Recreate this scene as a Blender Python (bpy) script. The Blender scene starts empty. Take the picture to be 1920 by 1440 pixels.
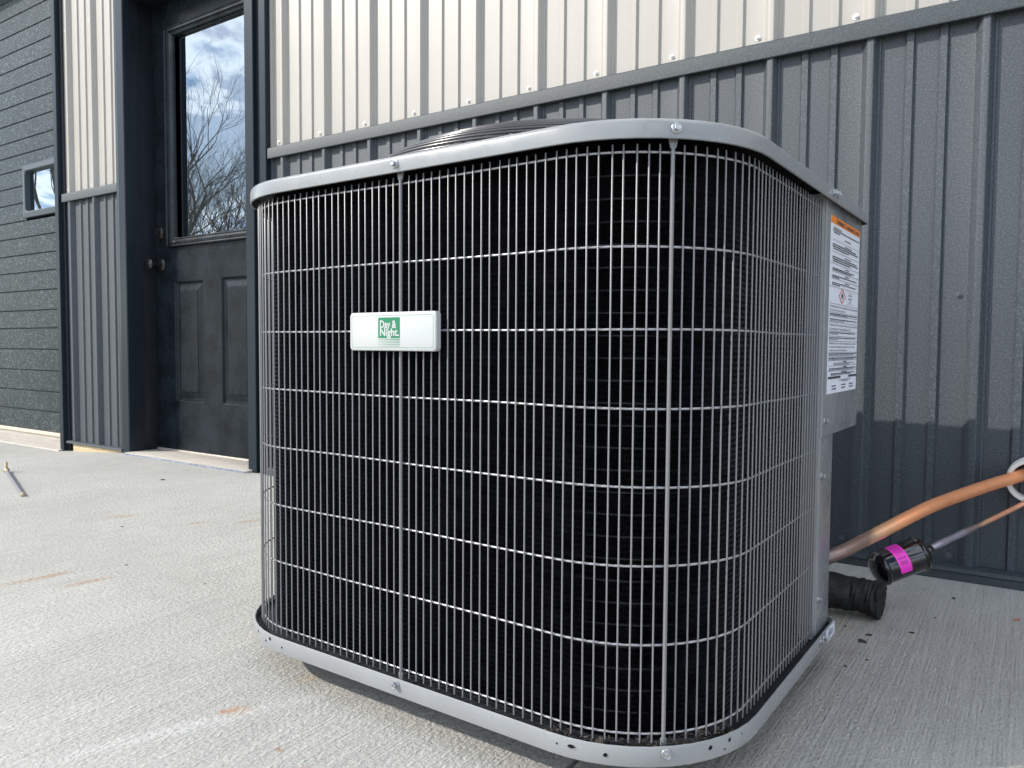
import bpy, bmesh, math, random
from mathutils import Vector, Matrix
random.seed(7)
PI = math.pi
sc = bpy.context.scene
COL = sc.collection

# ------------------------------------------------------------------ camera
cam_d = bpy.data.cameras.new('camera')
cam = bpy.data.objects.new('camera', cam_d)
COL.objects.link(cam)
_F = Vector((-0.55839487, 0.82811623, -0.04918004))
_R = Vector((0.82892364, 0.55932423, 0.00648161))
_U = Vector((-0.03287511, 0.0371472, 0.9987689))
cam.matrix_world = Matrix(((_R.x, _U.x, -_F.x, 2.37697), (_R.y, _U.y, -_F.y, -1.97471),
                           (_R.z, _U.z, -_F.z, 0.51260), (0, 0, 0, 1)))
cam_d.sensor_width = 36.0
cam_d.lens = 36.0 * 1436.05 / 1920.0
cam_d.clip_start = 0.02
cam_d.clip_end = 2000
sc.camera = cam

# ------------------------------------------------------------------ light
SUN = Vector((-1.12, -1.0, 1.03)).normalized()      # towards the sun
sun_el = math.asin(SUN.z)
sun_az = math.atan2(SUN.x, SUN.y)
world = bpy.data.worlds.new('World')
sc.world = world
world.use_nodes = True
wt = world.node_tree
wt.nodes.clear()
w_out = wt.nodes.new('ShaderNodeOutputWorld')
w_bg = wt.nodes.new('ShaderNodeBackground')
w_sky = wt.nodes.new('ShaderNodeTexSky')
w_sky.sky_type = 'NISHITA'
w_sky.sun_disc = False
w_sky.sun_elevation = sun_el
w_sky.sun_rotation = sun_az
w_sky.altitude = 200
w_sky.air_density = 1.0
w_sky.dust_density = 0.6
w_sky.ozone_density = 1.6
w_bg.inputs['Strength'].default_value = 0.128
# broken cumulus over the whole sky
w_tc = wt.nodes.new('ShaderNodeTexCoord')
w_map = wt.nodes.new('ShaderNodeMapping')
w_map.inputs['Scale'].default_value = (1.0, 1.0, 1.0)
w_map.inputs['Location'].default_value = (3.31, 1.12, 0.55)
# the cloud layer is flat: direction divided by its height above the horizon
w_sep = wt.nodes.new('ShaderNodeSeparateXYZ')
w_add = wt.nodes.new('ShaderNodeMath'); w_add.operation = 'ADD'; w_add.inputs[1].default_value = 0.16
w_max = wt.nodes.new('ShaderNodeMath'); w_max.operation = 'MAXIMUM'; w_max.inputs[1].default_value = 0.05
w_inv = wt.nodes.new('ShaderNodeMath'); w_inv.operation = 'DIVIDE'; w_inv.inputs[0].default_value = 1.0
w_scl = wt.nodes.new('ShaderNodeVectorMath'); w_scl.operation = 'SCALE'
w_n1 = wt.nodes.new('ShaderNodeTexNoise')
w_n1.inputs['Scale'].default_value = 2.3
w_n1.inputs['Detail'].default_value = 9
w_n1.inputs['Roughness'].default_value = 0.56
w_n1.inputs['Distortion'].default_value = 0.5
w_r1 = wt.nodes.new('ShaderNodeMapRange')
w_r1.inputs['From Min'].default_value = 0.485
w_r1.inputs['From Max'].default_value = 0.55
w_n2 = wt.nodes.new('ShaderNodeTexNoise')
w_n2.inputs['Scale'].default_value = 9.0
w_n2.inputs['Detail'].default_value = 6
w_cr = wt.nodes.new('ShaderNodeValToRGB')
w_cr.color_ramp.elements[0].position = 0.52
w_cr.color_ramp.elements[0].color = (17.0, 17.2, 17.6, 1)
w_cr.color_ramp.elements[1].position = 0.62
w_cr.color_ramp.elements[1].color = (4.2, 5.8, 8.6, 1)
w_mix = wt.nodes.new('ShaderNodeMix')
w_mix.data_type = 'RGBA'
wl = wt.links.new
wl(w_tc.outputs['Generated'], w_sep.inputs[0])
wl(w_sep.outputs[2], w_add.inputs[0]); wl(w_add.outputs[0], w_max.inputs[0]); wl(w_max.outputs[0], w_inv.inputs[1])
wl(w_tc.outputs['Generated'], w_scl.inputs[0]); wl(w_inv.outputs[0], w_scl.inputs['Scale'])
wl(w_scl.outputs[0], w_map.inputs['Vector'])
wl(w_map.outputs[0], w_n1.inputs['Vector'])
wl(w_map.outputs[0], w_n2.inputs['Vector'])
wl(w_n1.outputs['Fac'], w_r1.inputs['Value'])
wl(w_n1.outputs['Fac'], w_cr.inputs['Fac'])
wl(w_r1.outputs['Result'], w_mix.inputs[0])
wl(w_sky.outputs[0], w_mix.inputs[6])
wl(w_cr.outputs['Color'], w_mix.inputs[7])
wl(w_mix.outputs[2], w_bg.inputs['Color'])
wl(w_bg.outputs[0], w_out.inputs['Surface'])

sun_d = bpy.data.lights.new('sun', 'SUN')
sun_d.energy = 3.05
sun_d.angle = math.radians(0.53)
sun_d.color = (1.0, 0.945, 0.86)
sun = bpy.data.objects.new('sun', sun_d)
COL.objects.link(sun)
sun.rotation_euler = SUN.to_track_quat('Z', 'Y').to_euler()
sun.location = (-10, -10, 10)

sc.view_settings.view_transform = 'Standard'
sc.view_settings.look = 'None'
sc.view_settings.exposure = 0.72
sc.view_settings.gamma = 1.0
sc.view_settings.use_curve_mapping = False

# ------------------------------------------------------------------ helpers
def tag(o, label=None, cat=None, group=None, kind=None):
    if label: o['label'] = label
    if cat: o['category'] = cat
    if group: o['group'] = group
    if kind: o['kind'] = kind
    return o

def empty(name, loc=(0, 0, 0), rz=0.0, label=None, cat=None, group=None):
    o = bpy.data.objects.new(name, None)
    o.empty_display_size = 0.1
    o.location = loc
    o.rotation_euler = (0, 0, rz)
    COL.objects.link(o)
    return tag(o, label, cat, group)

class MB:
    """collects vertices and faces in the coordinates of its thing"""
    def __init__(s):
        s.v = []; s.f = []
    def add(s, vs, fs):
        n = len(s.v)
        s.v += [tuple(p) for p in vs]
        s.f += [tuple(i + n for i in f) for f in fs]
        return s
    def box(s, x0, x1, y0, y1, z0, z1, b=0.0):
        if b <= 0:
            vs = [(x, y, z) for x in (x0, x1) for y in (y0, y1) for z in (z0, z1)]
            fs = [(0, 1, 3, 2), (4, 6, 7, 5), (0, 4, 5, 1), (2, 3, 7, 6), (0, 2, 6, 4), (1, 5, 7, 3)]
            return s.add(vs, fs)
        bm = bmesh.new()
        bmesh.ops.create_cube(bm, size=1.0)
        for v in bm.verts:
            v.co = Vector(((x0 + x1) / 2 + v.co.x * (x1 - x0), (y0 + y1) / 2 + v.co.y * (y1 - y0), (z0 + z1) / 2 + v.co.z * (z1 - z0)))
        bmesh.ops.bevel(bm, geom=list(bm.edges), offset=b, segments=2, affect='EDGES', profile=0.5)
        s.bm(bm); bm.free()
        return s
    def bm(s, bm, M=None):
        bm.verts.index_update()
        vs = [(M @ v.co) if M else v.co.copy() for v in bm.verts]
        return s.add(vs, [[v.index for v in f.verts] for f in bm.faces])
    def tube(s, path, r, n=8, closed=False, caps=True):
        P = [Vector(p) for p in path]
        m = len(P)
        rs = r if isinstance(r, (list, tuple)) else [r] * m
        T = []
        for i in range(m):
            a = P[(i - 1) % m] if (closed or i > 0) else P[0]
            b = P[(i + 1) % m] if (closed or i < m - 1) else P[-1]
            T.append((b - a).normalized())
        up = Vector((0, 0, 1))
        if abs(T[0].dot(up)) > 0.95: up = Vector((1, 0, 0))
        N = (up - T[0] * up.dot(T[0])).normalized()
        vs = []
        for i in range(m):
            N = (N - T[i] * N.dot(T[i])).normalized()
            B = T[i].cross(N)
            for k in range(n):
                a = 2 * PI * k / n
                vs.append(P[i] + (N * math.cos(a) + B * math.sin(a)) * rs[i])
        fs = []
        for i in range(m if closed else m - 1):
            j = (i + 1) % m
            for k in range(n):
                l = (k + 1) % n
                fs.append((i * n + k, i * n + l, j * n + l, j * n + k))
        if caps and not closed:
            fs.append(tuple(range(n - 1, -1, -1)))
            fs.append(tuple((m - 1) * n + k for k in range(n)))
        return s.add(vs, fs)
    def loops(s, loops, closed=True, cap0=False, cap1=False):
        """skin between loops of equal length"""
        n = len(loops[0]); vs = []; fs = []
        for L in loops: vs += L
        for i in range(len(loops) - 1):
            for k in range(n if closed else n - 1):
                l = (k + 1) % n
                fs.append((i * n + k, i * n + l, (i + 1) * n + l, (i + 1) * n + k))
        if cap0: fs.append(tuple(range(n - 1, -1, -1)))
        if cap1: fs.append(tuple((len(loops) - 1) * n + k for k in range(n)))
        return s.add(vs, fs)
    def mesh(s, name, smooth=35):
        me = bpy.data.meshes.new(name)
        me.from_pydata(s.v, [], s.f)
        me.validate()
        bm = bmesh.new(); bm.from_mesh(me)
        bmesh.ops.recalc_face_normals(bm, faces=bm.faces)
        bm.to_mesh(me); bm.free()
        if smooth:
            me.shade_smooth()
            me.set_sharp_from_angle(angle=math.radians(smooth))
        return me
    def build(s, name, mat, parent=None, loc=None, smooth=35, label=None, cat=None, group=None, kind=None, off=(0, 0, 0), recentre=True):
        """off: the parent's origin in the coordinates used for the vertices"""
        off = Vector(off)
        if recentre and s.v:
            lo = Vector([min(p[i] for p in s.v) for i in range(3)]); hi = Vector([max(p[i] for p in s.v) for i in range(3)])
            c = (lo + hi) / 2
            if loc is None and parent is None: c.z = lo.z
        else:
            c = Vector((0, 0, 0)) if loc is None else Vector(loc)
        s.v = [tuple(Vector(p) - c) for p in s.v]
        me = s.mesh(name, smooth)
        me.materials.append(mat)
        o = bpy.data.objects.new(name, me)
        o.location = c - off
        if parent: o.parent = parent
        COL.objects.link(o)
        return tag(o, label, cat, group, kind)

def place(mesh, name, parent, M, off=(0, 0, 0), label=None):
    """another object sharing a mesh"""
    o = bpy.data.objects.new(name, mesh)
    o.parent = parent
    T = Matrix.Translation(-Vector(off)) @ M
    o.matrix_basis = T
    COL.objects.link(o)
    if label: o['label'] = label
    return o

# ------------------------------------------------------------------ materials
def new_mat(name):
    m = bpy.data.materials.new(name)
    m.use_nodes = True
    nt = m.node_tree
    b = nt.nodes['Principled BSDF']
    return m, nt, b

def N(nt, t, **kw):
    n = nt.nodes.new(t)
    for k, v in kw.items():
        if k in n.inputs.keys(): n.inputs[k].default_value = v
        else: setattr(n, k, v)
    return n

def simple(name, col, rough=0.5, metal=0.0, spec=0.5, var=0.0, vscale=8.0, bump=0.0, bscale=300.0, rvar=0.0, coat=0.0, bdist=0.001, stretch=None):
    m, nt, b = new_mat(name)
    b.inputs['Base Color'].default_value = (*col, 1)
    b.inputs['Roughness'].default_value = rough
    b.inputs['Metallic'].default_value = metal
    b.inputs['Specular IOR Level'].default_value = spec
    b.inputs['Coat Weight'].default_value = coat
    b.inputs['Coat Roughness'].default_value = 0.12
    tc = N(nt, 'ShaderNodeTexCoord')
    src = tc.outputs['Object']
    if stretch:
        mp = N(nt, 'ShaderNodeMapping'); mp.inputs['Scale'].default_value = stretch
        nt.links.new(src, mp.inputs[0]); src = mp.outputs[0]
    if var > 0 or rvar > 0:
        n = N(nt, 'ShaderNodeTexNoise', Scale=vscale, Detail=6.0, Roughness=0.6)
        nt.links.new(src, n.inputs['Vector'])
        if var > 0:
            mr = N(nt, 'ShaderNodeMapRange'); mr.inputs['From Min'].default_value = 0.3; mr.inputs['From Max'].default_value = 0.7
            mr.inputs['To Min'].default_value = 1 - var; mr.inputs['To Max'].default_value = 1 + var
            nt.links.new(n.outputs['Fac'], mr.inputs[0])
            mx = N(nt, 'ShaderNodeVectorMath', operation='SCALE')
            mx.inputs[0].default_value = col
            nt.links.new(mr.outputs[0], mx.inputs['Scale'])
            nt.links.new(mx.outputs[0], b.inputs['Base Color'])
        if rvar > 0:
            mr = N(nt, 'ShaderNodeMapRange'); mr.inputs['From Min'].default_value = 0.3; mr.inputs['From Max'].default_value = 0.7
            mr.inputs['To Min'].default_value = rough - rvar; mr.inputs['To Max'].default_value = rough + rvar
            nt.links.new(n.outputs['Fac'], mr.inputs[0])
            nt.links.new(mr.outputs[0], b.inputs['Roughness'])
    if bump > 0:
        n2 = N(nt, 'ShaderNodeTexNoise', Scale=bscale, Detail=3.0, Roughness=0.6)
        nt.links.new(tc.outputs['Object'], n2.inputs['Vector'])
        bp = N(nt, 'ShaderNodeBump', Strength=bump, Distance=bdist)
        nt.links.new(n2.outputs['Fac'], bp.inputs['Height'])
        nt.links.new(bp.outputs[0], b.inputs['Normal'])
    return m

def crinkle(name, col, glint, amount=0.5, rough=0.5, spec=0.5, fscale=260.0, bump=0.35, lo=0.45, hi=0.72):
    """textured paint, its sparkle put into the colour as pale specks of uneven strength"""
    m, nt, b = new_mat(name)
    b.inputs['Roughness'].default_value = rough
    b.inputs['Specular IOR Level'].default_value = spec
    tc = N(nt, 'ShaderNodeTexCoord')
    geo = N(nt, 'ShaderNodeNewGeometry')
    n = N(nt, 'ShaderNodeTexNoise', Scale=fscale, Detail=2.0, Roughness=0.7)
    nt.links.new(geo.outputs['Position'], n.inputs['Vector'])
    mr = N(nt, 'ShaderNodeMapRange'); mr.inputs['From Min'].default_value = lo; mr.inputs['From Max'].default_value = hi
    nt.links.new(n.outputs['Fac'], mr.inputs[0])
    big = N(nt, 'ShaderNodeTexNoise', Scale=3.0, Detail=5.0, Roughness=0.6)
    nt.links.new(geo.outputs['Position'], big.inputs['Vector'])
    mb_ = N(nt, 'ShaderNodeMapRange'); mb_.inputs['From Min'].default_value = 0.3; mb_.inputs['From Max'].default_value = 0.7
    mb_.inputs['To Min'].default_value = amount * 0.6; mb_.inputs['To Max'].default_value = amount
    nt.links.new(big.outputs['Fac'], mb_.inputs[0])
    mu = N(nt, 'ShaderNodeMath', operation='MULTIPLY')
    nt.links.new(mr.outputs[0], mu.inputs[0]); nt.links.new(mb_.outputs[0], mu.inputs[1])
    mx = N(nt, 'ShaderNodeMix', data_type='RGBA')
    mx.inputs[6].default_value = (*col, 1); mx.inputs[7].default_value = (*glint, 1)
    nt.links.new(mu.outputs[0], mx.inputs[0])
    nt.links.new(mx.outputs[2], b.inputs['Base Color'])
    bp = N(nt, 'ShaderNodeBump', Strength=bump, Distance=0.0012)
    nt.links.new(n.outputs['Fac'], bp.inputs['Height'])
    nt.links.new(bp.outputs[0], b.inputs['Normal'])
    return m

M_dark = crinkle('charcoal_siding', (0.017, 0.025, 0.034), (0.17, 0.185, 0.20), 0.42, rough=0.60, spec=0.8, bump=0.25)
M_darktrim = crinkle('charcoal_trim', (0.020, 0.029, 0.035), (0.11, 0.125, 0.13), 0.42, rough=0.60, spec=0.6)
M_tan = simple('stone_siding', (0.345, 0.325, 0.292), 0.45, var=0.03, vscale=5, bump=0.12, bscale=420, bdist=0.0006)
M_garage = crinkle('garage_steel', (0.014, 0.023, 0.026), (0.34, 0.40, 0.40), 0.50, rough=0.38, spec=0.22, fscale=130.0, bump=0.6, lo=0.54, hi=0.68)
M_casing = simple('casing_paint', (0.015, 0.023, 0.030), 0.28, spec=0.20)
M_winframe = simple('garage_window_frame', (0.055, 0.070, 0.080), 0.4, spec=0.3)
M_door = simple('door_paint', (0.010, 0.014, 0.018), 0.27, spec=0.14, var=0.45, vscale=9, rvar=0.05, bump=0.06, bscale=500)
M_jamb = simple('jamb_paint', (0.010, 0.014, 0.020), 0.45, var=0.2, vscale=9)
M_black = simple('matte_black', (0.008, 0.008, 0.009), 0.7)
M_blackgloss = simple('black_hardware', (0.012, 0.012, 0.013), 0.25, spec=0.6)
M_grey = simple('cabinet_grey', (0.240, 0.248, 0.252), 0.24, spec=0.5, var=0.04, vscale=14, rvar=0.09, bump=0.05, bscale=14, bdist=0.002)
M_bar = simple('bar_grey', (0.17, 0.167, 0.17), 0.30, spec=0.7)
M_wire = simple('wire_grey', (0.30, 0.30, 0.31), 0.22, spec=0.8)
M_dome = simple('fan_guard_grey', (0.045, 0.042, 0.045), 0.24, spec=0.7)
M_fin = simple('coil_fin', (0.015, 0.015, 0.019), 0.32, spec=0.8, var=0.5, vscale=40)
M_core = simple('coil_light_block', (0.004, 0.004, 0.005), 0.6, spec=0.2)
M_tube = simple('coil_tube', (0.018, 0.018, 0.022), 0.35, metal=0.3)
M_pan = simple('pan_floor', (0.018, 0.020, 0.023), 0.6, var=0.6, vscale=60, bump=0.4, bscale=200)
M_zinc = simple('zinc_bolt', (0.42, 0.43, 0.45), 0.28, metal=0.85, var=0.1, vscale=200)
M_rubber = simple('black_rubber', (0.014, 0.014, 0.015), 0.6)
M_white = simple('badge_white', (0.46, 0.475, 0.465), 0.28, spec=0.5)
M_green = simple('badge_green', (0.002, 0.17, 0.075), 0.35)
M_line = simple('badge_line', (0.16, 0.30, 0.22), 0.4)
M_lblw = simple('label_paper', (0.76, 0.78, 0.85), 0.35)
M_ink = simple('label_ink', (0.05, 0.05, 0.06), 0.5)
M_inkgrey = simple('label_ink_grey', (0.20, 0.20, 0.23), 0.5)
M_orange = simple('label_orange', (0.85, 0.24, 0.02), 0.4)
M_red = simple('label_red', (0.60, 0.03, 0.03), 0.4)
M_pink = simple('drier_label', (0.85, 0.035, 0.52), 0.4)
M_pinkink = simple('drier_label_ink', (0.25, 0.01, 0.20), 0.5)
M_enamel = simple('black_enamel', (0.005, 0.005, 0.006), 0.10, spec=0.6, coat=0.4)
M_alu = simple('threshold_metal', (0.55, 0.50, 0.42), 0.4, metal=0.4, var=0.2, vscale=30)
M_pvc = simple('white_pvc', (0.72, 0.70, 0.64), 0.4, var=0.08, vscale=40)
M_wood = simple('raw_wood', (0.55, 0.42, 0.25), 0.7, var=0.25, vscale=25, stretch=(0.3, 1, 4))
M_slabedge = simple('old_slab', (0.44, 0.40, 0.345), 0.8, var=0.18, vscale=9, bump=0.5, bscale=90, bdist=0.002, stretch=(1, 5, 1))
M_foam = simple('sweep_rubber', (0.60, 0.54, 0.42), 0.6)
M_screwpaint = simple('painted_screw', (0.70, 0.69, 0.66), 0.35, spec=0.6)
M_screwdark = simple('dark_screw', (0.07, 0.08, 0.09), 0.35, spec=0.6)
M_dirt = simple('dirt', (0.10, 0.075, 0.055), 0.9, var=0.4, vscale=300)
M_darkleaf = simple('dry_leaf', (0.045, 0.035, 0.028), 0.8)
M_bark = simple('bark', (0.22, 0.19, 0.165), 0.85, var=0.3, vscale=8)
M_rod = simple('rod_grey', (0.16, 0.15, 0.17), 0.5, var=0.2, vscale=40)
M_rodtip = simple('rod_tip', (0.42, 0.34, 0.22), 0.5)
M_dirtwood = simple('sill_foam', (0.60, 0.55, 0.42), 0.7, var=0.15, vscale=60)
M_foil = simple('sill_membrane', (0.20, 0.22, 0.26), 0.35, var=0.5, vscale=60, bump=0.6, bscale=120)

def glass_mat():
    m, nt, b = new_mat('coated_glass')
    nt.nodes.remove(b)
    out = nt.nodes['Material Output']
    gl = N(nt, 'ShaderNodeBsdfGlossy', Roughness=0.0)
    gl.inputs['Color'].default_value = (0.80, 0.92, 1.0, 1)
    tr = N(nt, 'ShaderNodeBsdfTransparent'); tr.inputs['Color'].default_value = (0.35, 0.38, 0.38, 1)
    fr = N(nt, 'ShaderNodeFresnel', IOR=1.9)
    ad = N(nt, 'ShaderNodeMath', operation='ADD'); ad.inputs[1].default_value = 0.20
    ad.use_clamp = True
    mx = N(nt, 'ShaderNodeMixShader')
    tc = N(nt, 'ShaderNodeTexCoord')
    n = N(nt, 'ShaderNodeTexNoise', Scale=3.0, Detail=1.0)
    bp = N(nt, 'ShaderNodeBump', Strength=0.05, Distance=0.01)
    nt.links.new(tc.outputs['Object'], n.inputs['Vector'])
    nt.links.new(n.outputs['Fac'], bp.inputs['Height'])
    nt.links.new(bp.outputs[0], gl.inputs['Normal'])
    nt.links.new(fr.outputs[0], ad.inputs[0]); nt.links.new(ad.outputs[0], mx.inputs[0])
    nt.links.new(tr.outputs[0], mx.inputs[1]); nt.links.new(gl.outputs[0], mx.inputs[2])
    nt.links.new(mx.outputs[0], out.inputs['Surface'])
    return m
M_glass = glass_mat()

def copper_mat(name, base, heat_lo, heat_hi, tint):
    """copper tube, heat-darkened along one end (object X)"""
    m, nt, b = new_mat(name)
    b.inputs['Metallic'].default_value = 0.55
    b.inputs['Roughness'].default_value = 0.27
    geo = N(nt, 'ShaderNodeNewGeometry')
    sx = N(nt, 'ShaderNodeSeparateXYZ')
    nt.links.new(geo.outputs['Position'], sx.inputs[0])
    n = N(nt, 'ShaderNodeTexNoise', Scale=35.0, Detail=5.0, Roughness=0.6)
    nt.links.new(geo.outputs['Position'], n.inputs['Vector'])
    mp = N(nt, 'ShaderNodeMath', operation='MULTIPLY_ADD'); mp.inputs[1].default_value = 0.06
    nt.links.new(n.outputs['Fac'], mp.inputs[0]); nt.links.new(sx.outputs[0], mp.inputs[2])
    mr = N(nt, 'ShaderNodeMapRange'); mr.inputs['From Min'].default_value = heat_lo + 0.03; mr.inputs['From Max'].default_value = heat_hi + 0.03
    nt.links.new(mp.outputs[0], mr.inputs[0])
    ramp = N(nt, 'ShaderNodeValToRGB')
    e = ramp.color_ramp.elements
    e[0].position = 0.0; e[0].color = (*tint, 1)
    e[1].position = 1.0; e[1].color = (*base, 1)
    k = e.new(0.45); k.color = (0.30, 0.19, 0.15, 1)
    k = e.new(0.65); k.color = (0.70, 0.42, 0.25, 1)
    nt.links.new(mr.outputs[0], ramp.inputs[0])
    n3 = N(nt, 'ShaderNodeTexNoise', Scale=12.0, Detail=6.0, Roughness=0.7)
    nt.links.new(geo.outputs['Position'], n3.inputs['Vector'])
    m3 = N(nt, 'ShaderNodeMapRange'); m3.inputs['To Min'].default_value = 0.75; m3.inputs['To Max'].default_value = 1.2
    nt.links.new(n3.outputs['Fac'], m3.inputs[0])
    sc_ = N(nt, 'ShaderNodeVectorMath', operation='SCALE')
    nt.links.new(ramp.outputs[0], sc_.inputs[0]); nt.links.new(m3.outputs[0], sc_.inputs['Scale'])
    nt.links.new(sc_.outputs[0], b.inputs['Base Color'])
    bp = N(nt, 'ShaderNodeBump', Strength=0.2, Distance=0.002)
    nt.links.new(n3.outputs['Fac'], bp.inputs['Height'])
    nt.links.new(bp.outputs[0], b.inputs['Normal'])
    return m
M_copper = copper_mat('copper_suction', (1.0, 0.42, 0.20), 2.08, 2.19, (0.16, 0.13, 0.13))
M_copper2 = copper_mat('copper_liquid', (0.80, 0.38, 0.24), 2.28, 2.335, (0.30, 0.28, 0.32))

def concrete_mat():
    m, nt, b = new_mat('broom_concrete')
    L = nt.links.new
    b.inputs['Roughness'].default_value = 0.85
    b.inputs['Specular IOR Level'].default_value = 0.25
    geo = N(nt, 'ShaderNodeNewGeometry')
    P = geo.outputs['Position']
    # colour
    n1 = N(nt, 'ShaderNodeTexNoise', Scale=1.6, Detail=8.0, Roughness=0.62); L(P, n1.inputs['Vector'])
    n2 = N(nt, 'ShaderNodeTexNoise', Scale=26.0, Detail=6.0, Roughness=0.7); L(P, n2.inputs['Vector'])
    n3 = N(nt, 'ShaderNodeTexNoise', Scale=230.0, Detail=3.0, Roughness=0.7); L(P, n3.inputs['Vector'])
    ramp = N(nt, 'ShaderNodeValToRGB')
    ramp.color_ramp.elements[0].position = 0.3; ramp.color_ramp.elements[0].color = (0.40, 0.388, 0.352, 1)
    ramp.color_ramp.elements[1].position = 0.72; ramp.color_ramp.elements[1].color = (0.50, 0.487, 0.445, 1)
    L(n1.outputs['Fac'], ramp.inputs[0])
    def rng(src, a, c, lo=0.3, hi=0.7):
        r = N(nt, 'ShaderNodeMapRange'); r.inputs['From Min'].default_value = lo; r.inputs['From Max'].default_value = hi
        r.inputs['To Min'].default_value = a; r.inputs['To Max'].default_value = c
        L(src, r.inputs[0]); return r.outputs[0]
    def mul(x, y):
        q = N(nt, 'ShaderNodeMath', operation='MULTIPLY'); L(x, q.inputs[0]); L(y, q.inputs[1]); return q.outputs[0]
    mpc = N(nt, 'ShaderNodeMapping'); mpc.inputs['Scale'].default_value = (210.0, 4.0, 1.0); L(P, mpc.inputs[0])
    brc = N(nt, 'ShaderNodeTexNoise', Scale=1.0, Detail=3.0, Roughness=0.65); L(mpc.outputs[0], brc.inputs['Vector'])
    k = mul(rng(n2.outputs['Fac'], 0.94, 1.06), rng(n3.outputs['Fac'], 0.80, 1.12))
    k = mul(k, rng(brc.outputs['Fac'], 0.86, 1.08))
    s = N(nt, 'ShaderNodeVectorMath', operation='SCALE'); L(ramp.outputs[0], s.inputs[0]); L(k, s.inputs['Scale'])
    col = s.outputs[0]
    # clay smears (x, y, half length, half width, angle, strength, colour)
    clay = (0.34, 0.19, 0.095)
    stains = [(0.597, -1.200, 0.085, 0.016, 82, 0.8, (0.36, 0.24, 0.14)), (0.604, -1.150, 0.038, 0.016, 85, 1.0, clay),
              (0.713, -1.137, 0.058, 0.016, 82, 1.0, clay), (0.156, -0.751, 0.055, 0.028, 60, 0.9, (0.36, 0.25, 0.15)),
              (0.415, -0.675, 0.045, 0.012, 75, 0.7, clay), (0.515, -0.571, 0.05, 0.018, 70, 0.7, clay),
              (1.473, -1.318, 0.026, 0.017, 40, 1.0, (0.42, 0.20, 0.09)), (1.462, -1.330, 0.016, 0.007, 70, 1.0, (0.42, 0.20, 0.09)), (1.475, -1.185, 0.03, 0.014, 80, 0.55, (0.50, 0.33, 0.18)),
              (1.665, -1.372, 0.014, 0.010, 60, 0.9, (0.50, 0.24, 0.10)), (1.606, -1.352, 0.010, 0.006, 30, 0.8, clay),
              (2.118, -0.45, 0.10, 0.05, 70, 0.55, (0.36, 0.29, 0.22)), (2.14, -0.60, 0.05, 0.02, 60, 0.5, (0.33, 0.25, 0.20)),
              (1.30, -0.95, 0.3, 0.06, 80, 0.25, (0.66, 0.61, 0.50)), (0.9, -1.5, 0.4, 0.10, 75, 0.2, (0.70, 0.68, 0.62)),
              (1.46, -1.38, 0.22, 0.018, 66, 0.35, (0.72, 0.71, 0.68))]
    brk = N(nt, 'ShaderNodeTexNoise', Scale=140.0, Detail=5.0, Roughness=0.8); L(P, brk.inputs['Vector'])
    bval = rng(brk.outputs['Fac'], 0.0, 1.0, 0.42, 0.60)
    for (x, y, a, c, ang, st, cc) in stains:
        mp = N(nt, 'ShaderNodeMapping', vector_type='TEXTURE')
        mp.inputs['Location'].default_value = (x, y, 0)
        mp.inputs['Rotation'].default_value = (0, 0, math.radians(ang))
        mp.inputs['Scale'].default_value = (a, c, 1.0)
        L(P, mp.inputs[0])
        ln = N(nt, 'ShaderNodeVectorMath', operation='LENGTH'); L(mp.outputs[0], ln.inputs[0])
        f = rng(ln.outputs['Value'], min(1.0, st * 1.25), 0.0, 0.35, 1.15)
        f2 = mul(f, bval)
        mx = N(nt, 'ShaderNodeMix', data_type='RGBA')
        L(f2, mx.inputs[0]); L(col, mx.inputs[6]); mx.inputs[7].default_value = (*cc, 1)
        col = mx.outputs[2]
    L(col, b.inputs['Base Color'])
    # relief: broom lines run square to the wall, pits and grains between
    mp = N(nt, 'ShaderNodeMapping'); mp.inputs['Scale'].default_value = (260.0, 5.0, 1.0); L(P, mp.inputs[0])
    br = N(nt, 'ShaderNodeTexNoise', Scale=1.0, Detail=4.0, Roughness=0.6, Distortion=0.2); L(mp.outputs[0], br.inputs['Vector'])
    mp2 = N(nt, 'ShaderNodeMapping'); mp2.inputs['Scale'].default_value = (42.0, 1.2, 1.0); L(P, mp2.inputs[0])
    br2 = N(nt, 'ShaderNodeTexNoise', Scale=1.0, Detail=3.0, Roughness=0.5); L(mp2.outputs[0], br2.inputs['Vector'])
    mp3 = N(nt, 'ShaderNodeMapping'); mp3.inputs['Scale'].default_value = (1.0, 0.55, 1.0); L(P, mp3.inputs[0])
    g = N(nt, 'ShaderNodeTexNoise', Scale=190.0, Detail=4.0, Roughness=0.6); L(mp3.outputs[0], g.inputs['Vector'])
    def madd(x, w, y=None):
        q = N(nt, 'ShaderNodeMath', operation='MULTIPLY_ADD'); L(x, q.inputs[0]); q.inputs[1].default_value = w
        if y is not None: L(y, q.inputs[2])
        else: q.inputs[2].default_value = 0
        return q.outputs[0]
    h = madd(br.outputs['Fac'], 0.85)
    h = madd(br2.outputs['Fac'], 0.8, h)
    h = madd(g.outputs['Fac'], 1.3, h)
    bp = N(nt, 'ShaderNodeBump', Strength=1.0, Distance=0.0034)
    L(h, bp.inputs['Height'])
    L(bp.outputs[0], b.inputs['Normal'])
    return m
M_conc = concrete_mat()

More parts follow.
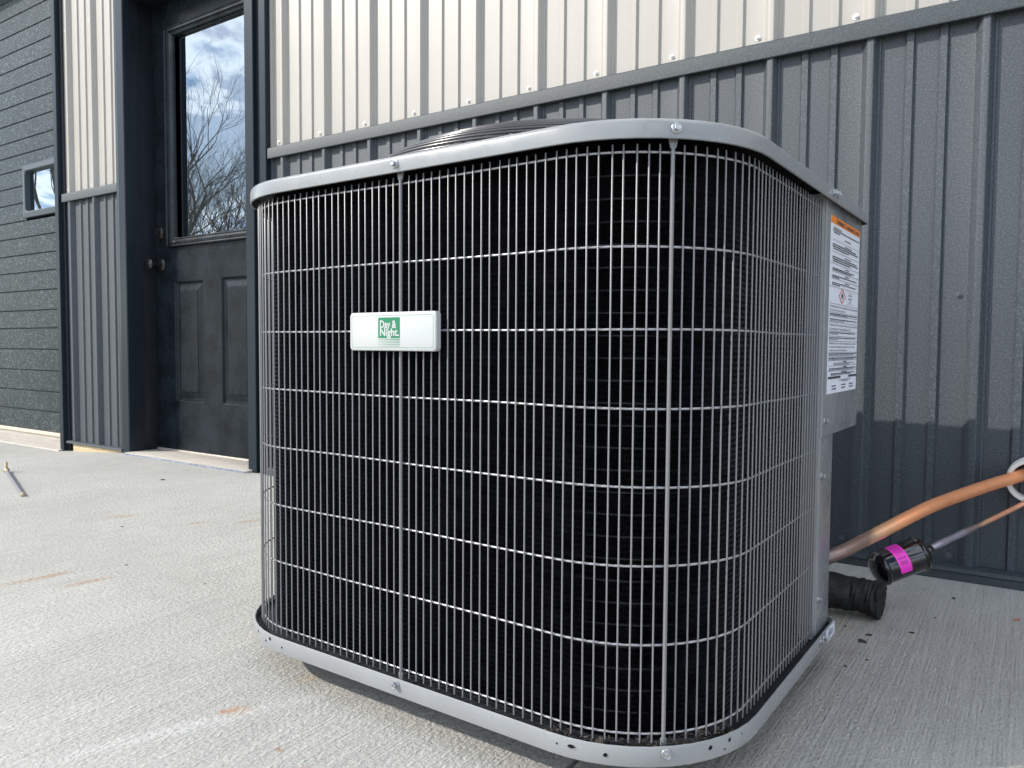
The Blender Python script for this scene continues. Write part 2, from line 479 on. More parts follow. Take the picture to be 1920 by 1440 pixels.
def grass_mat():
    m, nt, b = new_mat('winter_grass')
    geo = N(nt, 'ShaderNodeNewGeometry')
    n = N(nt, 'ShaderNodeTexNoise', Scale=0.8, Detail=9.0, Roughness=0.7)
    nt.links.new(geo.outputs['Position'], n.inputs['Vector'])
    r = N(nt, 'ShaderNodeValToRGB')
    r.color_ramp.elements[0].position = 0.35; r.color_ramp.elements[0].color = (0.16, 0.14, 0.07, 1)
    r.color_ramp.elements[1].position = 0.7; r.color_ramp.elements[1].color = (0.09, 0.11, 0.04, 1)
    nt.links.new(n.outputs['Fac'], r.inputs[0]); nt.links.new(r.outputs[0], b.inputs['Base Color'])
    b.inputs['Roughness'].default_value = 0.95
    return m
M_grass = grass_mat()

# ------------------------------------------------------------------ ground
g = MB(); g.add([(-400, -400, -0.16), (400, -400, -0.16), (400, 400, -0.16), (-400, 400, -0.16)], [(0, 1, 2, 3)])
g.build('ground', M_grass, kind='structure', recentre=False, smooth=0)

def gz(x):                                    # the pavement falls a little towards the garage
    if x > -1.12: return 0.0
    if x < -1.66: return -0.036
    return -0.036 * (-1.12 - x) / 0.54
JX = 1.926
xs = [(-9.0, None), (-3, None), (-1.66, None), (-1.4, None), (-1.12, None), (0, None), (1.0, None), (JX - 0.0075, 0.0), (JX - 0.0045, -0.0015), (JX - 0.0025, -0.0045), (JX - 0.0020, -0.012)]
def slab(xs, name):
    mb = MB(); ys = [-5.2 + i * 0.3 for i in range(18)] + [0.02]
    top = [(x, gz(x) if z is None else z) for x, z in xs]
    x0, x1 = top[0][0], top[-1][0]
    loops = []
    for y in ys:
        loops.append([(x, y, z) for x, z in top] + [(x1, y, -0.15), (x0, y, -0.15)])
    mb.loops(loops, closed=True, cap0=True, cap1=True)
    return mb.build(name, M_conc, kind='structure', recentre=False, smooth=40)
slab(xs, 'pavement')
slab([(JX + 0.0020, -0.012), (JX + 0.0025, -0.0045), (JX + 0.0045, -0.0015), (JX + 0.0075, 0.0), (3, None), (6.5, None)], 'pavement')

# ------------------------------------------------------------------ metal building
P_ = 0.2286; D_ = 0.019
B = empty('metal_building', (0, 0.1, 0), label='metal building with charcoal lower siding, pale stone upper siding and black doors', cat='building')
BO = (0, 0.1, 0)

def rib_profile(x0, x1):
    pts = []
    k0 = math.floor(x0 / P_) - 1; k1 = math.ceil(x1 / P_) + 1
    for k in range(k0, k1 + 1):
        X = k * P_
        for dx, dy in [(-.0300, 0), (-.0272, -.0006), (-.0150, -.0170), (-.0132, -.0186), (-.0118, -.0190), (-.0012, -.0190), (.0004, -.0183), (.0016, -.0168), (.0092, -.0036), (.0104, -.0030), (.0135, -.0028), (.0150, 0),
                       (.0620, 0), (.0668, -.0062), (.0805, -.0062), (.0848, 0), (.1290, 0), (.1338, -.0062), (.1475, -.0062), (.1518, 0)]:
            pts.append((X + dx, dy))
    out = [(x, y) for x, y in pts if x0 < x < x1]
    def at(x):
        for (a, ya), (b_, yb) in zip(pts, pts[1:]):
            if a <= x <= b_: return ya + (yb - ya) * (x - a) / (b_ - a)
        return 0
    return [(x0, at(x0))] + out + [(x1, at(x1))]

def siding(x0, x1, z0, z1, mat, name):
    pr = rib_profile(x0, x1)
    mb = MB()
    front0 = [(x, y, z0) for x, y in pr]; front1 = [(x, y, z1) for x, y in pr]
    back0 = [(x, y + 0.0008, z0) for x, y in reversed(pr)]; back1 = [(x, y + 0.0008, z1) for x, y in reversed(pr)]
    mb.loops([front0 + back0, front1 + back1], closed=True)
    return mb.build(name, mat, B, off=BO, smooth=20)

def sheets(x0, x1, z0, z1, mat, name):
    """3 ft wide sheets, each lapping at a rib"""
    cuts = [x0]
    k = math.floor(x0 / (4 * P_))
    while True:
        k += 1
        X = k * 4 * P_ + 0.0095
        if X >= x1 - 0.05: break
        if X > x0 + 0.05: cuts.append(X)
    cuts.append(x1)
    for a, b_ in zip(cuts, cuts[1:]): siding(a, b_ - 0.0003, z0, z1, mat, name)

ZT, ZB, ZL = 1.2676, 1.2283, 1.2573
TOP = 3.7
sheets(-0.155, 7.0, 1.262, TOP, M_tan, 'upper_siding')
sheets(-0.155, 7.0, 0.012, 1.236, M_dark, 'lower_siding')
sheets(-1.690, -1.12, 1.250, TOP, M_tan, 'upper_siding')
sheets(-1.690, -1.12, 0.012, 1.226, M_dark, 'lower_siding')
sheets(-1.12, -0.155, 2.16, TOP, M_tan, 'upper_siding')
sheets(-5.2, -1.690, 2.66, TOP, M_tan, 'upper_siding')
sheets(-9.0, -5.2, 1.250, TOP, M_tan, 'upper_siding')
sheets(-9.0, -5.2, 0.012, 1.226, M_dark, 'lower_siding')

# sheathing and interior behind the siding so the wall is not a sheet
sh = MB()
sh.box(-0.19, 7.0, 0.002, 0.12, -0.1, TOP)
sh.box(-1.69, -1.125, 0.002, 0.12, -0.1, TOP)
sh.box(-1.125, -0.19, 0.002, 0.12, 2.17, TOP)
sh.box(-5.2, -1.69, 0.002, 0.12, 2.67, TOP)
sh.box(-9.0, -5.2, 0.002, 0.12, -0.1, TOP)
sh.box(-9.0, 7.0, 8.0, 8.12, -0.1, TOP)
sh.box(-9.0, -8.88, 0.12, 8.0, -0.1, TOP)
sh.box(6.88, 7.0, 0.12, 8.0, -0.1, TOP)
sh.build('wall_framing', M_black, B, off=BO, smooth=0)
MB().box(-9.3, 7.3, -0.10, 8.4, TOP, TOP + 0.12, 0.01).build('roof', M_dark, B, off=BO)
MB().box(-8.87, 6.87, 0.125, 7.99, -0.02, 0.0).build('interior_floor', M_slabedge, B, off=BO)

# wainscot trim: a folded strip with a lower return
def jtrim(x0, x1, zb, zt, y=-0.0235, tilt=0.0):
    mb = MB()
    pr = [(0.0, zt + 0.004), (-0.0195, zt + 0.003), (y, zt - 0.0005), (y - 0.001, zt - 0.004), (y - 0.001 - tilt, zb + 0.002), (y - tilt, zb), (y + 0.004, zb - 0.0003), (y + 0.004, zb + 0.0010), (y + 0.0012, zb + 0.0025), (y + 0.0012, zt - 0.002), (0.0, zt + 0.002)]
    mb.loops([[(x0, a, b_) for a, b_ in pr], [(x1, a, b_) for a, b_ in pr]], closed=True, cap0=True, cap1=True)
    return mb.build('wainscot_trim', M_darktrim, B, off=BO, smooth=25)
jtrim(-0.083, 2.0175, ZB, ZT)
jtrim(2.0155, 5.06, ZB - 0.0012, ZT + 0.0012, y=-0.0252)
jtrim(5.062, 7.0, ZB, ZT)
jtrim(-1.668, -1.1585, ZB - 0.0103, ZL)
jtrim(-9.0, -5.2, ZB - 0.0103, ZL)

# base trim: ledge and drip under the lower siding
def base_trim(x0, x1, z, yo):
    pr = [(0.0, z), (-yo + 0.004, z - 0.001), (-yo, z - 0.003), (-yo - 0.002, z - 0.011), (-yo + 0.003, z - 0.014), (-yo + 0.005, z - 0.010), (0.0, z - 0.010)]
    MB().loops([[(x0, a, b_) for a, b_ in pr], [(x1, a, b_) for a, b_ in pr]], closed=True, cap0=True, cap1=True).build('base_trim', M_darktrim, B, off=BO, smooth=25)
base_trim(-0.085, 2.6, 0.032, 0.040)
base_trim(2.602, 7.0, 0.032, 0.040)
base_trim(-1.66, -1.145, 0.0205, 0.030)
MB().box(-0.085, 7.0, -0.036, 0.0, -0.02, 0.0195, 0.003).build('base_angle', M_darktrim, B, off=BO)
MB().box(-1.62, -1.15, -0.017, 0.001, -0.05, 0.0062).build('base_board', M_wood, B, off=BO)

# screws
def screw_mesh(name, mat, r=0.0045, w=0.0075):
    mb = MB()
    mb.tube([(0, 0, 0), (0, -0.0012, 0)], w, 14)
    mb.tube([(0, -0.0012, 0), (0, -0.0050, 0), (0, -0.0058, 0)], [r, r, r * 0.8], 6)
    me = mb.mesh(name, 30); me.materials.append(mat); return me
scr_t = screw_mesh('siding_screw', M_screwpaint)
scr_d = screw_mesh('siding_screw', M_screwdark)
for k in list(range(0, 14)) + [-7, -6]:
    X = k * P_ - 0.0440
    zz = 1.291 if k >= 0 else 1.281
    place(scr_t, 'siding_screw', B, Matrix.Translation((X, 0, zz)), BO)
    for z in (0.0485, 0.636):
        place(scr_d, 'siding_screw', B, Matrix.Translation((X + 0.001 * math.sin(k), 0, z + 0.003 * math.sin(3 * k))), BO)
for k in (-7, -6):
    place(scr_t, 'siding_screw', B, Matrix.Translation((k * P_ - 0.044, 0, 2.06)), BO)

# casings round the entrance door
def casing(name, x0, x1, z0, z1, steps):
    """steps: list of (x, y) front profile"""
    pr = steps + [(x1, 0.004), (x0, 0.004)]
    MB().loops([[(x, y, z0) for x, y in pr], [(x, y, z1) for x, y in pr]], closed=True, cap0=True, cap1=True).build(name, M_casing, B, off=BO, smooth=25)
casing('door_casing', -1.158, -1.078, -0.0, 2.15, [(-1.158, -0.024), (-1.156, -0.026), (-1.138, -0.0265), (-1.136, -0.0275), (-1.122, -0.0275), (-1.120, -0.0290), (-1.082, -0.0295), (-1.080, -0.028), (-1.080, 0.001)][:-1] + [(-1.078, -0.026)])
casing('door_casing', -0.190, -0.1615, -0.0, 2.15, [(-0.190, -0.026), (-0.188, -0.028), (-0.1635, -0.028), (-0.1615, -0.026)])
casing('door_casing', -0.2180, -0.1905, 0.0, 2.15, [(-0.2180, -0.022), (-0.216, -0.0245), (-0.1925, -0.0245), (-0.1905, -0.022)])
casing('door_casing', -0.1610, -0.1205, 0.0, 2.15, [(-0.1610, -0.012), (-0.1210, -0.012), (-0.1205, -0.010)])
casing('door_casing', -0.1200, -0.0860, 0.0, 2.15, [(-0.1200, -0.027), (-0.1185, -0.029), (-0.0875, -0.029), (-0.0860, -0.027)])
MB().box(-1.165, -0.08, -0.030, 0.004, 2.102, 2.175, 0.002).build('head_trim', M_casing, B, off=BO)

# entrance door
DY = 0.12
DX0, DX1, DZ0, DZ1 = -1.104, -0.215, 0.018, 2.088
DR = empty('entrance_door', (DX0 - 0.0, DY - 0.1, 0)); DR.parent = B
DO = (DX0, DY, 0)
# jamb: outer return, stop, door stop
MB().box(-1.122, -1.0795, -0.022, 0.050, -0.0, 2.10).build('jamb', M_jamb, B, off=BO)
MB().box(-1.124, -1.090, 0.0505, 0.165, 0.0, 2.10, 0.002).build('jamb', M_jamb, B, off=BO)
MB().box(-0.214, -0.190, -0.018, 0.165, 0.0, 2.10, 0.002).build('jamb', M_jamb, B, off=BO)
MB().box(-1.090, -0.214, -0.020, 0.119, 2.086, 2.101, 0.001).build('head_jamb', M_jamb, B, off=BO)
MB().box(-1.10, -0.205, DY - 0.005, DY + 0.05, 0.001, 0.017, 0.002).build('threshold', M_alu, B, off=BO)
# slab with cut-outs
gx0, gx1, gzb, gzt = -0.905, -0.372, 0.985, 1.935
pan = [(-0.938, -0.718, 0.246, 0.804), (-0.586, -0.366, 0.246, 0.8095)]
def grid_slab(x0, x1, z0, z1, holes, y0, y1):
    X = sorted(set([x0, x1] + [h[0] for h in holes] + [h[1] for h in holes]))
    Z = sorted(set([z0, z1] + [h[2] for h in holes] + [h[3] for h in holes]))
    mb = MB()
    def solid(i, j):
        if i < 0 or j < 0 or i >= len(X) - 1 or j >= len(Z) - 1: return False
        cx, cz = (X[i] + X[i + 1]) / 2, (Z[j] + Z[j + 1]) / 2
        return not any(h[0] < cx < h[1] and h[2] < cz < h[3] for h in holes)
    for i in range(len(X) - 1):
        for j in range(len(Z) - 1):
            if not solid(i, j): continue
            a, b_, c, d = X[i], X[i + 1], Z[j], Z[j + 1]
            mb.add([(a, y0, c), (b_, y0, c), (b_, y0, d), (a, y0, d)], [(0, 1, 2, 3)])
            mb.add([(a, y1, c), (b_, y1, c), (b_, y1, d), (a, y1, d)], [(0, 3, 2, 1)])
            if not solid(i - 1, j): mb.add([(a, y0, c), (a, y0, d), (a, y1, d), (a, y1, c)], [(0, 1, 2, 3)])
            if not solid(i + 1, j): mb.add([(b_, y0, c), (b_, y0, d), (b_, y1, d), (b_, y1, c)], [(0, 1, 2, 3)])
            if not solid(i, j - 1): mb.add([(a, y0, c), (b_, y0, c), (b_, y1, c), (a, y1, c)], [(0, 1, 2, 3)])
            if not solid(i, j + 1): mb.add([(a, y0, d), (b_, y0, d), (b_, y1, d), (a, y1, d)], [(0, 1, 2, 3)])
    return mb
o = grid_slab(DX0 + 0.016, DX1 - 0.001, DZ0, DZ1 - 0.003, pan + [(gx0, gx1, gzb, gzt)], DY, DY + 0.044).build('door_slab', M_door, DR, off=DO, smooth=0)
def rect(x0, x1, z0, z1, y): return [(x0, y, z0), (x1, y, z0), (x1, y, z1), (x0, y, z1)]
for (a, b_, c, d) in pan:
    L = []
    for ins, y in [(0, 0.0), (0.004, 0.0015), (0.010, 0.0085), (0.016, 0.0100), (0.020, 0.0095), (0.044, 0.0035), (0.046, 0.0010), (0.050, 0.0005)]:
        L.append(rect(a + ins, b_ - ins, c + ins, d - ins, DY + y))
    MB().loops(L, closed=True, cap1=True).build('raised_panel', M_door, DR, off=DO, smooth=0)
# glass frame, moulded
L = []
for ins, y in [(-0.072, -0.0005), (-0.070, -0.016), (-0.062, -0.019), (-0.054, -0.017), (-0.048, -0.0195), (-0.036, -0.0195), (-0.031, -0.015), (-0.018, -0.012), (-0.012, -0.014), (-0.004, -0.011), (0.0, -0.004), (0.0, 0.010)]:
    L.append(rect(gx0 - ins * 0.98 if False else gx0 + ins, gx1 - ins, gzb + 0.02 + ins * 0.62, gzt - 0.02 - ins * 0.62, DY + y))
MB().loops(L, closed=True).build('glass_frame', M_door, DR, off=DO, smooth=0)
MB().box(gx0, gx1, DY + 0.010, DY + 0.022, gzb + 0.02, gzt - 0.02).build('glass_pane', M_glass, DR, off=DO, smooth=0)
def lathe(mb, c, prof, axis=(0, -1, 0), n=20):
    c = Vector(c); ax = Vector(axis).normalized()
    t = Vector((0, 0, 1)) if abs(ax.z) < 0.9 else Vector((1, 0, 0))
    u = (t - ax * t.dot(ax)).normalized(); v = ax.cross(u)
    L = []
    for r, h in prof:
        L.append([tuple(c + ax * h + (u * math.cos(2 * PI * k / n) + v * math.sin(2 * PI * k / n)) * max(r, 1e-4)) for k in range(n)])
    mb.loops(L, closed=True, cap0=True, cap1=True)
    return mb
mb = MB(); lathe(mb, (-1.040, DY, 0.886), [(0.033, 0), (0.033, 0.004), (0.028, 0.009), (0.012, 0.012), (0.011, 0.032), (0.020, 0.038), (0.0265, 0.050), (0.0255, 0.062), (0.018, 0.068), (0.002, 0.070)])
mb.build('knob', M_blackgloss, DR, off=DO)
mb = MB(); lathe(mb, (-1.042, DY, 1.034), [(0.033, 0), (0.033, 0.006), (0.028, 0.014), (0.020, 0.016), (0.019, 0.024), (0.002, 0.025)])
mb.build('deadbolt', M_blackgloss, DR, off=DO)
# sill slab in front of the door
SL = MB(); SL.box(-1.078, -0.19, -0.056, DY - 0.006, -0.03, 0.0105, 0.003)
SL.build('door_sill', M_slabedge, B, off=BO)
MB().box(-1.077, -0.195, -0.0605, -0.0565, -0.02, 0.0085, 0.001).build('sill_membrane', M_foil, B, off=BO)

# garage door
GX0, GX1, GY = -5.05, -1.70, 0.12
G = empty('garage_door', (GX1, GY - 0.1, 0)); G.parent = B
GO = (GX1, GY, 0)
casing('garage_casing', -1.7255, -1.690, -0.045, 2.66, [(-1.7255, -0.028), (-1.724, -0.030), (-1.692, -0.030), (-1.690, -0.028)])
MB().box(-1.6895, -1.668, -0.010, 0.003, -0.045, 2.66).build('garage_casing', M_jamb, B, off=BO)
MB().box(-1.7245, -1.70, -0.0275, 0.165, -0.03, 2.64).build('garage_jamb', M_casing, B, off=BO)
MB().box(-5.20, -5.05, -0.030, 0.165, -0.045, 2.66).build('garage_casing', M_casing, B, off=BO)
MB().box(-5.20, -1.69, -0.031, 0.165, 2.58, 2.665, 0.003).build('garage_header', M_casing, B, off=BO)
zs = [0.018, 0.1305, 0.2426, 0.359, 0.4786, 0.5976, 0.6984, 0.8106, 0.9164, 1.0161, 1.1154, 1.209, 1.311, 1.406, 1.500, 1.584, 1.668, 1.767, 1.868, 1.964, 2.069, 2.167, 2.265, 2.364, 2.462, 2.575]
WX0, WX1, WZ0, WZ1 = -2.375, -1.83, 1.219, 1.512
for a, b_ in zip(zs, zs[1:]):
    for (xa, xb) in ([(GX0 + 0.003, WX0 + 0.01), (WX1 - 0.01, GX1 - 0.001)] if (a < WZ1 - 0.02 and b_ > WZ0 + 0.02) else [(GX0 + 0.003, GX1 - 0.001)]):
        c = 0.0042
        pr = [(GY + 0.030, a), (GY + 0.0065, a), (GY + 0.004, a + 0.001), (GY, a + c), (GY, b_ - c), (GY + 0.004, b_ - 0.001), (GY + 0.0065, b_), (GY + 0.030, b_)]
        MB().loops([[(xa, y, z) for y, z in pr], [(xb, y, z) for y, z in pr]], closed=True, cap0=True, cap1=True).build('door_slat', M_garage, G, off=GO, smooth=20)
def rrect(x0, x1, z0, z1, r, y, n=5):
    L = []
    for cx, cz, a0 in [(x1 - r, z1 - r, 0), (x0 + r, z1 - r, 90), (x0 + r, z0 + r, 180), (x1 - r, z0 + r, 270)]:
        for i in range(n + 1):
            a = math.radians(a0 + 90 * i / n); L.append((cx + r * math.cos(a), y, cz + r * math.sin(a)))
    return L
L = [rrect(WX0 + i, WX1 - i, WZ0 + i, WZ1 - i, max(0.004, rr), GY + y) for i, rr, y in [(0, 0.006, 0.02), (0, 0.006, -0.012), (0.002, 0.006, -0.015), (0.030, 0.014, -0.018), (0.034, 0.022, -0.015), (0.038, 0.020, 0.012)]]
MB().loops(L, closed=True).build('window_frame', M_winframe, G, off=GO, smooth=30)
MB().box(WX0 + 0.03, WX1 - 0.03, GY + 0.008, GY + 0.020, WZ0 + 0.03, WZ1 - 0.03).build('window_pane', M_glass, G, off=GO, smooth=0)
MB().box(GX0 + 0.003, GX1 - 0.001, GY - 0.003, GY + 0.02, -0.004, 0.0165, 0.003).build('bottom_seal', M_foam, G, off=GO)
ap = MB(); ap.loops([[(x, y, z) for y, z in [(-0.052, -0.12), (-0.052, -0.036), (-0.048, -0.031), (GY + 0.06, -0.0045), (GY + 0.06, -0.12)]] for x in (-5.04, -1.702)], closed=True, cap0=True, cap1=True)
ap.build('garage_apron', M_slabedge, kind='structure', smooth=20)

# ------------------------------------------------------------------ pipe sleeve through the wall
SC = Vector((2.392, 0, 0.237))
mb = MB()
for (ro, ri) in [(0.0475, 0.0395)]:
    n = 36; L = []
    for r, y in [(ri, 0.12), (ri, -0.050), (ri + 0.0008, -0.0515), (ro - 0.0008, -0.0515), (ro, -0.050), (ro, 0.12)]:
        L.append([(SC.x + r * math.cos(2 * PI * k / n), y - 0.006 * math.sin(2 * PI * k / n), SC.z + r * math.sin(2 * PI * k / n)) for k in range(n)])
    mb.loops(L, closed=True)
mb.build('pipe_sleeve', M_pvc, label='white plastic sleeve through the charcoal siding with the copper pipes in it', cat='pipe sleeve')

# ------------------------------------------------------------------ condensing unit
UY, UX1, UX0, UYB, RC = -1.2217, 2.1102, 1.2935, -0.406, 0.17
CE = -0.4714          # where the right face ends above
CL_ = -0.645          # and below
TH = -0.0197
C0 = Vector(((UX0 + UX1) / 2, (UY + UYB) / 2, 0))
def toW(x, y, z=0.0):
    c, s = math.cos(TH), math.sin(TH)
    return Vector((1.5 + c * (x - 1.5) - s * (y + 1.0), -1.0 + s * (x - 1.5) + c * (y + 1.0), z))
UNIT = empty('air_conditioner', toW(C0.x, C0.y), TH, label='grey outdoor air conditioner with a wire cage round its black coil', cat='air conditioner')
UO = tuple(C0)

def corner_path(V, rads, e=0.0, seg=12):
    """closed footprint, corners in counter-clockwise order, offset outwards by e"""
    n = len(V); out = []
    P = [Vector((a, b_)) for a, b_ in V]
    Q = []
    for i in range(n):
        a, b_, c = P[i - 1], P[i], P[(i + 1) % n]
        d1 = (b_ - a).normalized(); d2 = (c - b_).normalized()
        n1 = Vector((d1.y, -d1.x)); n2 = Vector((d2.y, -d2.x))
        k = e / (1 + n1.dot(n2))
        Q.append(b_ + (n1 + n2) * k)
    for i in range(n):
        a, b_, c = Q[i - 1], Q[i], Q[(i + 1) % n]
        d1 = (b_ - a).normalized(); d2 = (c - b_).normalized()
        ang = math.acos(max(-1, min(1, d1.dot(d2))))
        r = max(0.0005, rads[i] + e)
        t = r * math.tan(ang / 2)
        n1 = Vector((d1.y, -d1.x))
        cen = b_ - d1 * t - n1 * r
        for k in range(seg + 1):
            th = ang * k / seg
            v = n1 * math.cos(th) + d1 * math.sin(th)
            out.append(cen + v * r)
    return out
V_top = [(UX0, UYB), (UX0, UY), (UX1, UY), (UX1, CE), (UX1 - 0.0654, UYB)]
R_top = [RC, RC, RC, 0.003, 0.003]
ch = CE - UYB
V_base = [(UX0, UYB), (UX0, UY), (UX1, UY), (UX1, CL_ - 0.012), (UX1 - 0.251, UYB)]
R_base = [RC, RC, RC, 0.004, 0.004]

# top cap
ZR0, ZR1 = 0.7336, 0.7555
FAN_R = 0.372
def loop3(V, R, e, z, seg=12): return [(p.x, p.y, z) for p in corner_path(V, R, e, seg)]
cap = MB()
L = [loop3(V_top, R_top, 0.0095, ZR0 + 0.002), loop3(V_top, R_top, 0.0100, ZR0), loop3(V_top, R_top, 0.0120, ZR0 + 0.0006), loop3(V_top, R_top, 0.0122, ZR0 + 0.003), loop3(V_top, R_top, 0.0120, ZR1 - 0.0055),
     loop3(V_top, R_top, 0.0112, ZR1 - 0.0025), loop3(V_top, R_top, 0.0090, ZR1 - 0.0006), loop3(V_top, R_top, 0.0060, ZR1)]
base_l = L[-1]
def circ_match(loop, r, z):
    return [(C0.x + r * math.cos(math.atan2(y - C0.y, x - C0.x)), C0.y + r * math.sin(math.atan2(y - C0.y, x - C0.x)), z) for x, y, _ in loop]
L += [circ_match(base_l, FAN_R + 0.006, ZR1 + 0.001), circ_match(base_l, FAN_R, ZR1 + 0.004), circ_match(base_l, FAN_R - 0.008, ZR1 + 0.0035), circ_match(base_l, FAN_R - 0.012, ZR1 - 0.01), circ_match(base_l, FAN_R - 0.012, ZR1 - 0.10)]
cap.loops(L, closed=True)
cap_o = cap.build('top_cap', M_grey, UNIT, off=UO, smooth=40)
# underside plate of the cap
und = MB(); und.loops([loop3(V_top, R_top, 0.0090, ZR0 + 0.014), circ_match(loop3(V_top, R_top, 0.009, 0), FAN_R - 0.013, ZR0 + 0.013)], closed=True)
und.build('cap_underside', M_core, UNIT, off=UO)

# base pan
ZB0, ZB1 = 0.0485, 0.0735
bp_ = MB()
bp_.loops([loop3(V_base, R_base, -0.02, ZB0 + 0.0005), loop3(V_base, R_base, 0.009, ZB0), loop3(V_base, R_base, 0.0118, ZB0 + 0.002), loop3(V_base, R_base, 0.0124, ZB0 + 0.005), loop3(V_base, R_base, 0.0120, ZB1 - 0.0015),
          loop3(V_base, R_base, 0.0112, ZB1), loop3(V_base, R_base, 0.0098, ZB1 - 0.0008), loop3(V_base, R_base, 0.0092, ZB1 - 0.009)], closed=True)
BASE = bp_.build('base_pan', M_grey, UNIT, off=UO, smooth=40)
fl = MB(); fl.loops([loop3(V_base, R_base, 0.0094, ZB0 + 0.014), loop3(V_base, R_base, -0.10, ZB0 + 0.013)], closed=True, cap1=True)
fl.build('pan_floor', M_pan, UNIT, off=UO, smooth=0)
pb = MB(); pb.loops([loop3(V_base, R_base, -0.02, ZB0 + 0.001), loop3(V_base, R_base, -0.06, ZB0 + 0.010)], closed=True, cap1=True)
pb.build('pan_bottom', M_grey, UNIT, off=UO, smooth=0)
for (x, y) in [(UX0 + 0.16, UY + 0.15), (UX1 - 0.16, UY + 0.15), (UX0 + 0.16, UYB - 0.15), (UX1 - 0.22, UYB - 0.15)]:
    mb = MB(); lathe(mb, (x, y, 0), [(0.028, 0), (0.030, 0.004), (0.026, 0.058)], axis=(0, 0, 1), n=16)
    mb.build('foot', M_rubber, UNIT, off=UO)

# path of the wire cage: starts at the post on the right face, runs round the front, left and back
class Path:
    def __init__(s, inset):
        full = corner_path([(UX0, UYB), (UX0, UY), (UX1, UY), (UX1, -0.40)], [RC, RC, RC, 0.0005], -inset, 16)
        # order: back-left, front-left, front-right, right end -> reverse so we start on the right face
        pts = [p for p in full][: 17 * 3]
        pts = [Vector((1.86, UYB - inset))] + pts + [Vector((UX1 - inset, -0.7450))]
        s.p = list(reversed(pts))
        s.d = [0.0]
        for a, b_ in zip(s.p, s.p[1:]): s.d.append(s.d[-1] + (b_ - a).length)
        s.len = s.d[-1]
    def at(s, t):
        t = max(0, min(s.len, t))
        lo, hi = 0, len(s.d) - 1
        while hi - lo > 1:
            m = (lo + hi) // 2
            if s.d[m] <= t: lo = m
            else: hi = m
        a, b_ = s.p[lo], s.p[hi]
        L_ = max(1e-9, s.d[hi] - s.d[lo])
        d = (b_ - a).normalized()
        q = a + (b_ - a) * ((t - s.d[lo]) / L_)
        return q, d, Vector((-d.y, d.x)) if False else Vector((d.y, -d.x)) * -1
    def nearest(s, x, y):
        best = None
        for i in range(2400):
            t = s.len * i / 2400
            q = s.at(t)[0]
            dd = (q.x - x) ** 2 + (q.y - y) ** 2
            if best is None or dd < best[0]: best = (dd, t)
        return best[1]
G0 = Path(0.0)
tA = G0.nearest(1.7013, UY)
tB = G0.nearest(UX1 - RC + RC * math.cos(math.radians(-47)), UY + RC + RC * math.sin(math.radians(-47)))
tL = G0.nearest(UX0 + RC + RC * math.cos(math.radians(-160)), UY + RC + RC * math.sin(math.radians(-160)))
tLm = G0.nearest(UX0, UYB - RC); tBk = G0.nearest(1.72, UYB)
# vertical bars
bar_me = MB().tube([(0, 0, 0.0722), (0, 0, 0.7300), (0, 0, 0.7306)], [0.00104, 0.00104, 0.0006], 8).mesh('guard_bar', 40)
bar_me.materials.append(M_bar)
strap_me = MB()
strap_me.tube([(0, 0, 0.073), (0, 0, 0.7340)], 0.0023, 10)
strap_me.box(-0.0035, 0.0035, -0.0012, 0.0012, 0.066, 0.078, 0.0006)
strap_me.loops([[(-0.0030, -0.0015, 0.726), (0.0030, -0.0015, 0.726), (0.0030, 0.0015, 0.726), (-0.0030, 0.0015, 0.726)], [(-0.0052, -0.0012, 0.735), (0.0052, -0.0012, 0.735), (0.0052, 0.0012, 0.735), (-0.0052, 0.0012, 0.735)],
                [(-0.0055, -0.0012, 0.744), (0.0055, -0.0012, 0.744), (0.0055, 0.0012, 0.744), (-0.0055, 0.0012, 0.744)]], closed=True, cap0=True, cap1=True)
strap_me = strap_me.mesh('guard_strap', 30); strap_me.materials.append(M_bar)
bolt_m = MB()
lathe(bolt_m, (0, 0, 0), [(0.0058, 0), (0.0060, 0.0006), (0.0055, 0.0013), (0.0044, 0.0016)], n=18)
lathe(bolt_m, (0, 0, 0), [(0.0042, 0.0012), (0.0042, 0.0054), (0.0036, 0.0060), (0.0028, 0.0055), (0.0008, 0.0054)], n=6)
bolt_m = bolt_m.mesh('bolt', 30); bolt_m.materials.append(M_zinc)

def frame_at(t, path=G0, push=0.0, z=0.0):
    q, d, nrm = path.at(t)
    # outward normal: to the left of travel is outward for this clockwise path
    out = Vector((d.y, -d.x))
    if (q + out * 0.01 - Vector((C0.x, C0.y))).length < (q - Vector((C0.x, C0.y))).length: out = -out
    q2 = q + out * push
    a = math.atan2(out.y, out.x) + PI / 2        # local -Y faces outwards
    return Matrix.Translation((q2.x, q2.y, z)) @ Matrix.Rotation(a, 4, 'Z')
straps = [tA, tB, tL, tLm, tBk]
ts = []
# right face and corner up to the corner strap, then front etc. at regular pitch between straps
def fill(a, b_, pitch):
    n = max(1, round((b_ - a) / pitch))
    return [a + (b_ - a) * i / n for i in range(1, n)]
ts += [0.006] + fill(0.006, tB, 0.01372)
ts += fill(tB, tA, 0.01308) + fill(tA, tL, 0.01303) + fill(tL, tLm, 0.0130) + fill(tLm, tBk, 0.0130) + fill(tBk, G0.len - 0.004, 0.0130)
rnd = random.Random(3)
for t in ts:
    M = frame_at(t + rnd.uniform(-0.00045, 0.00045))
    M = M @ Matrix.Rotation(rnd.uniform(-0.0013, 0.0013), 4, 'Y')
    place(bar_me, 'guard_bar', UNIT, M, UO)
for t in straps:
    place(strap_me, 'guard_strap', UNIT, frame_at(t, push=0.0012), UO)
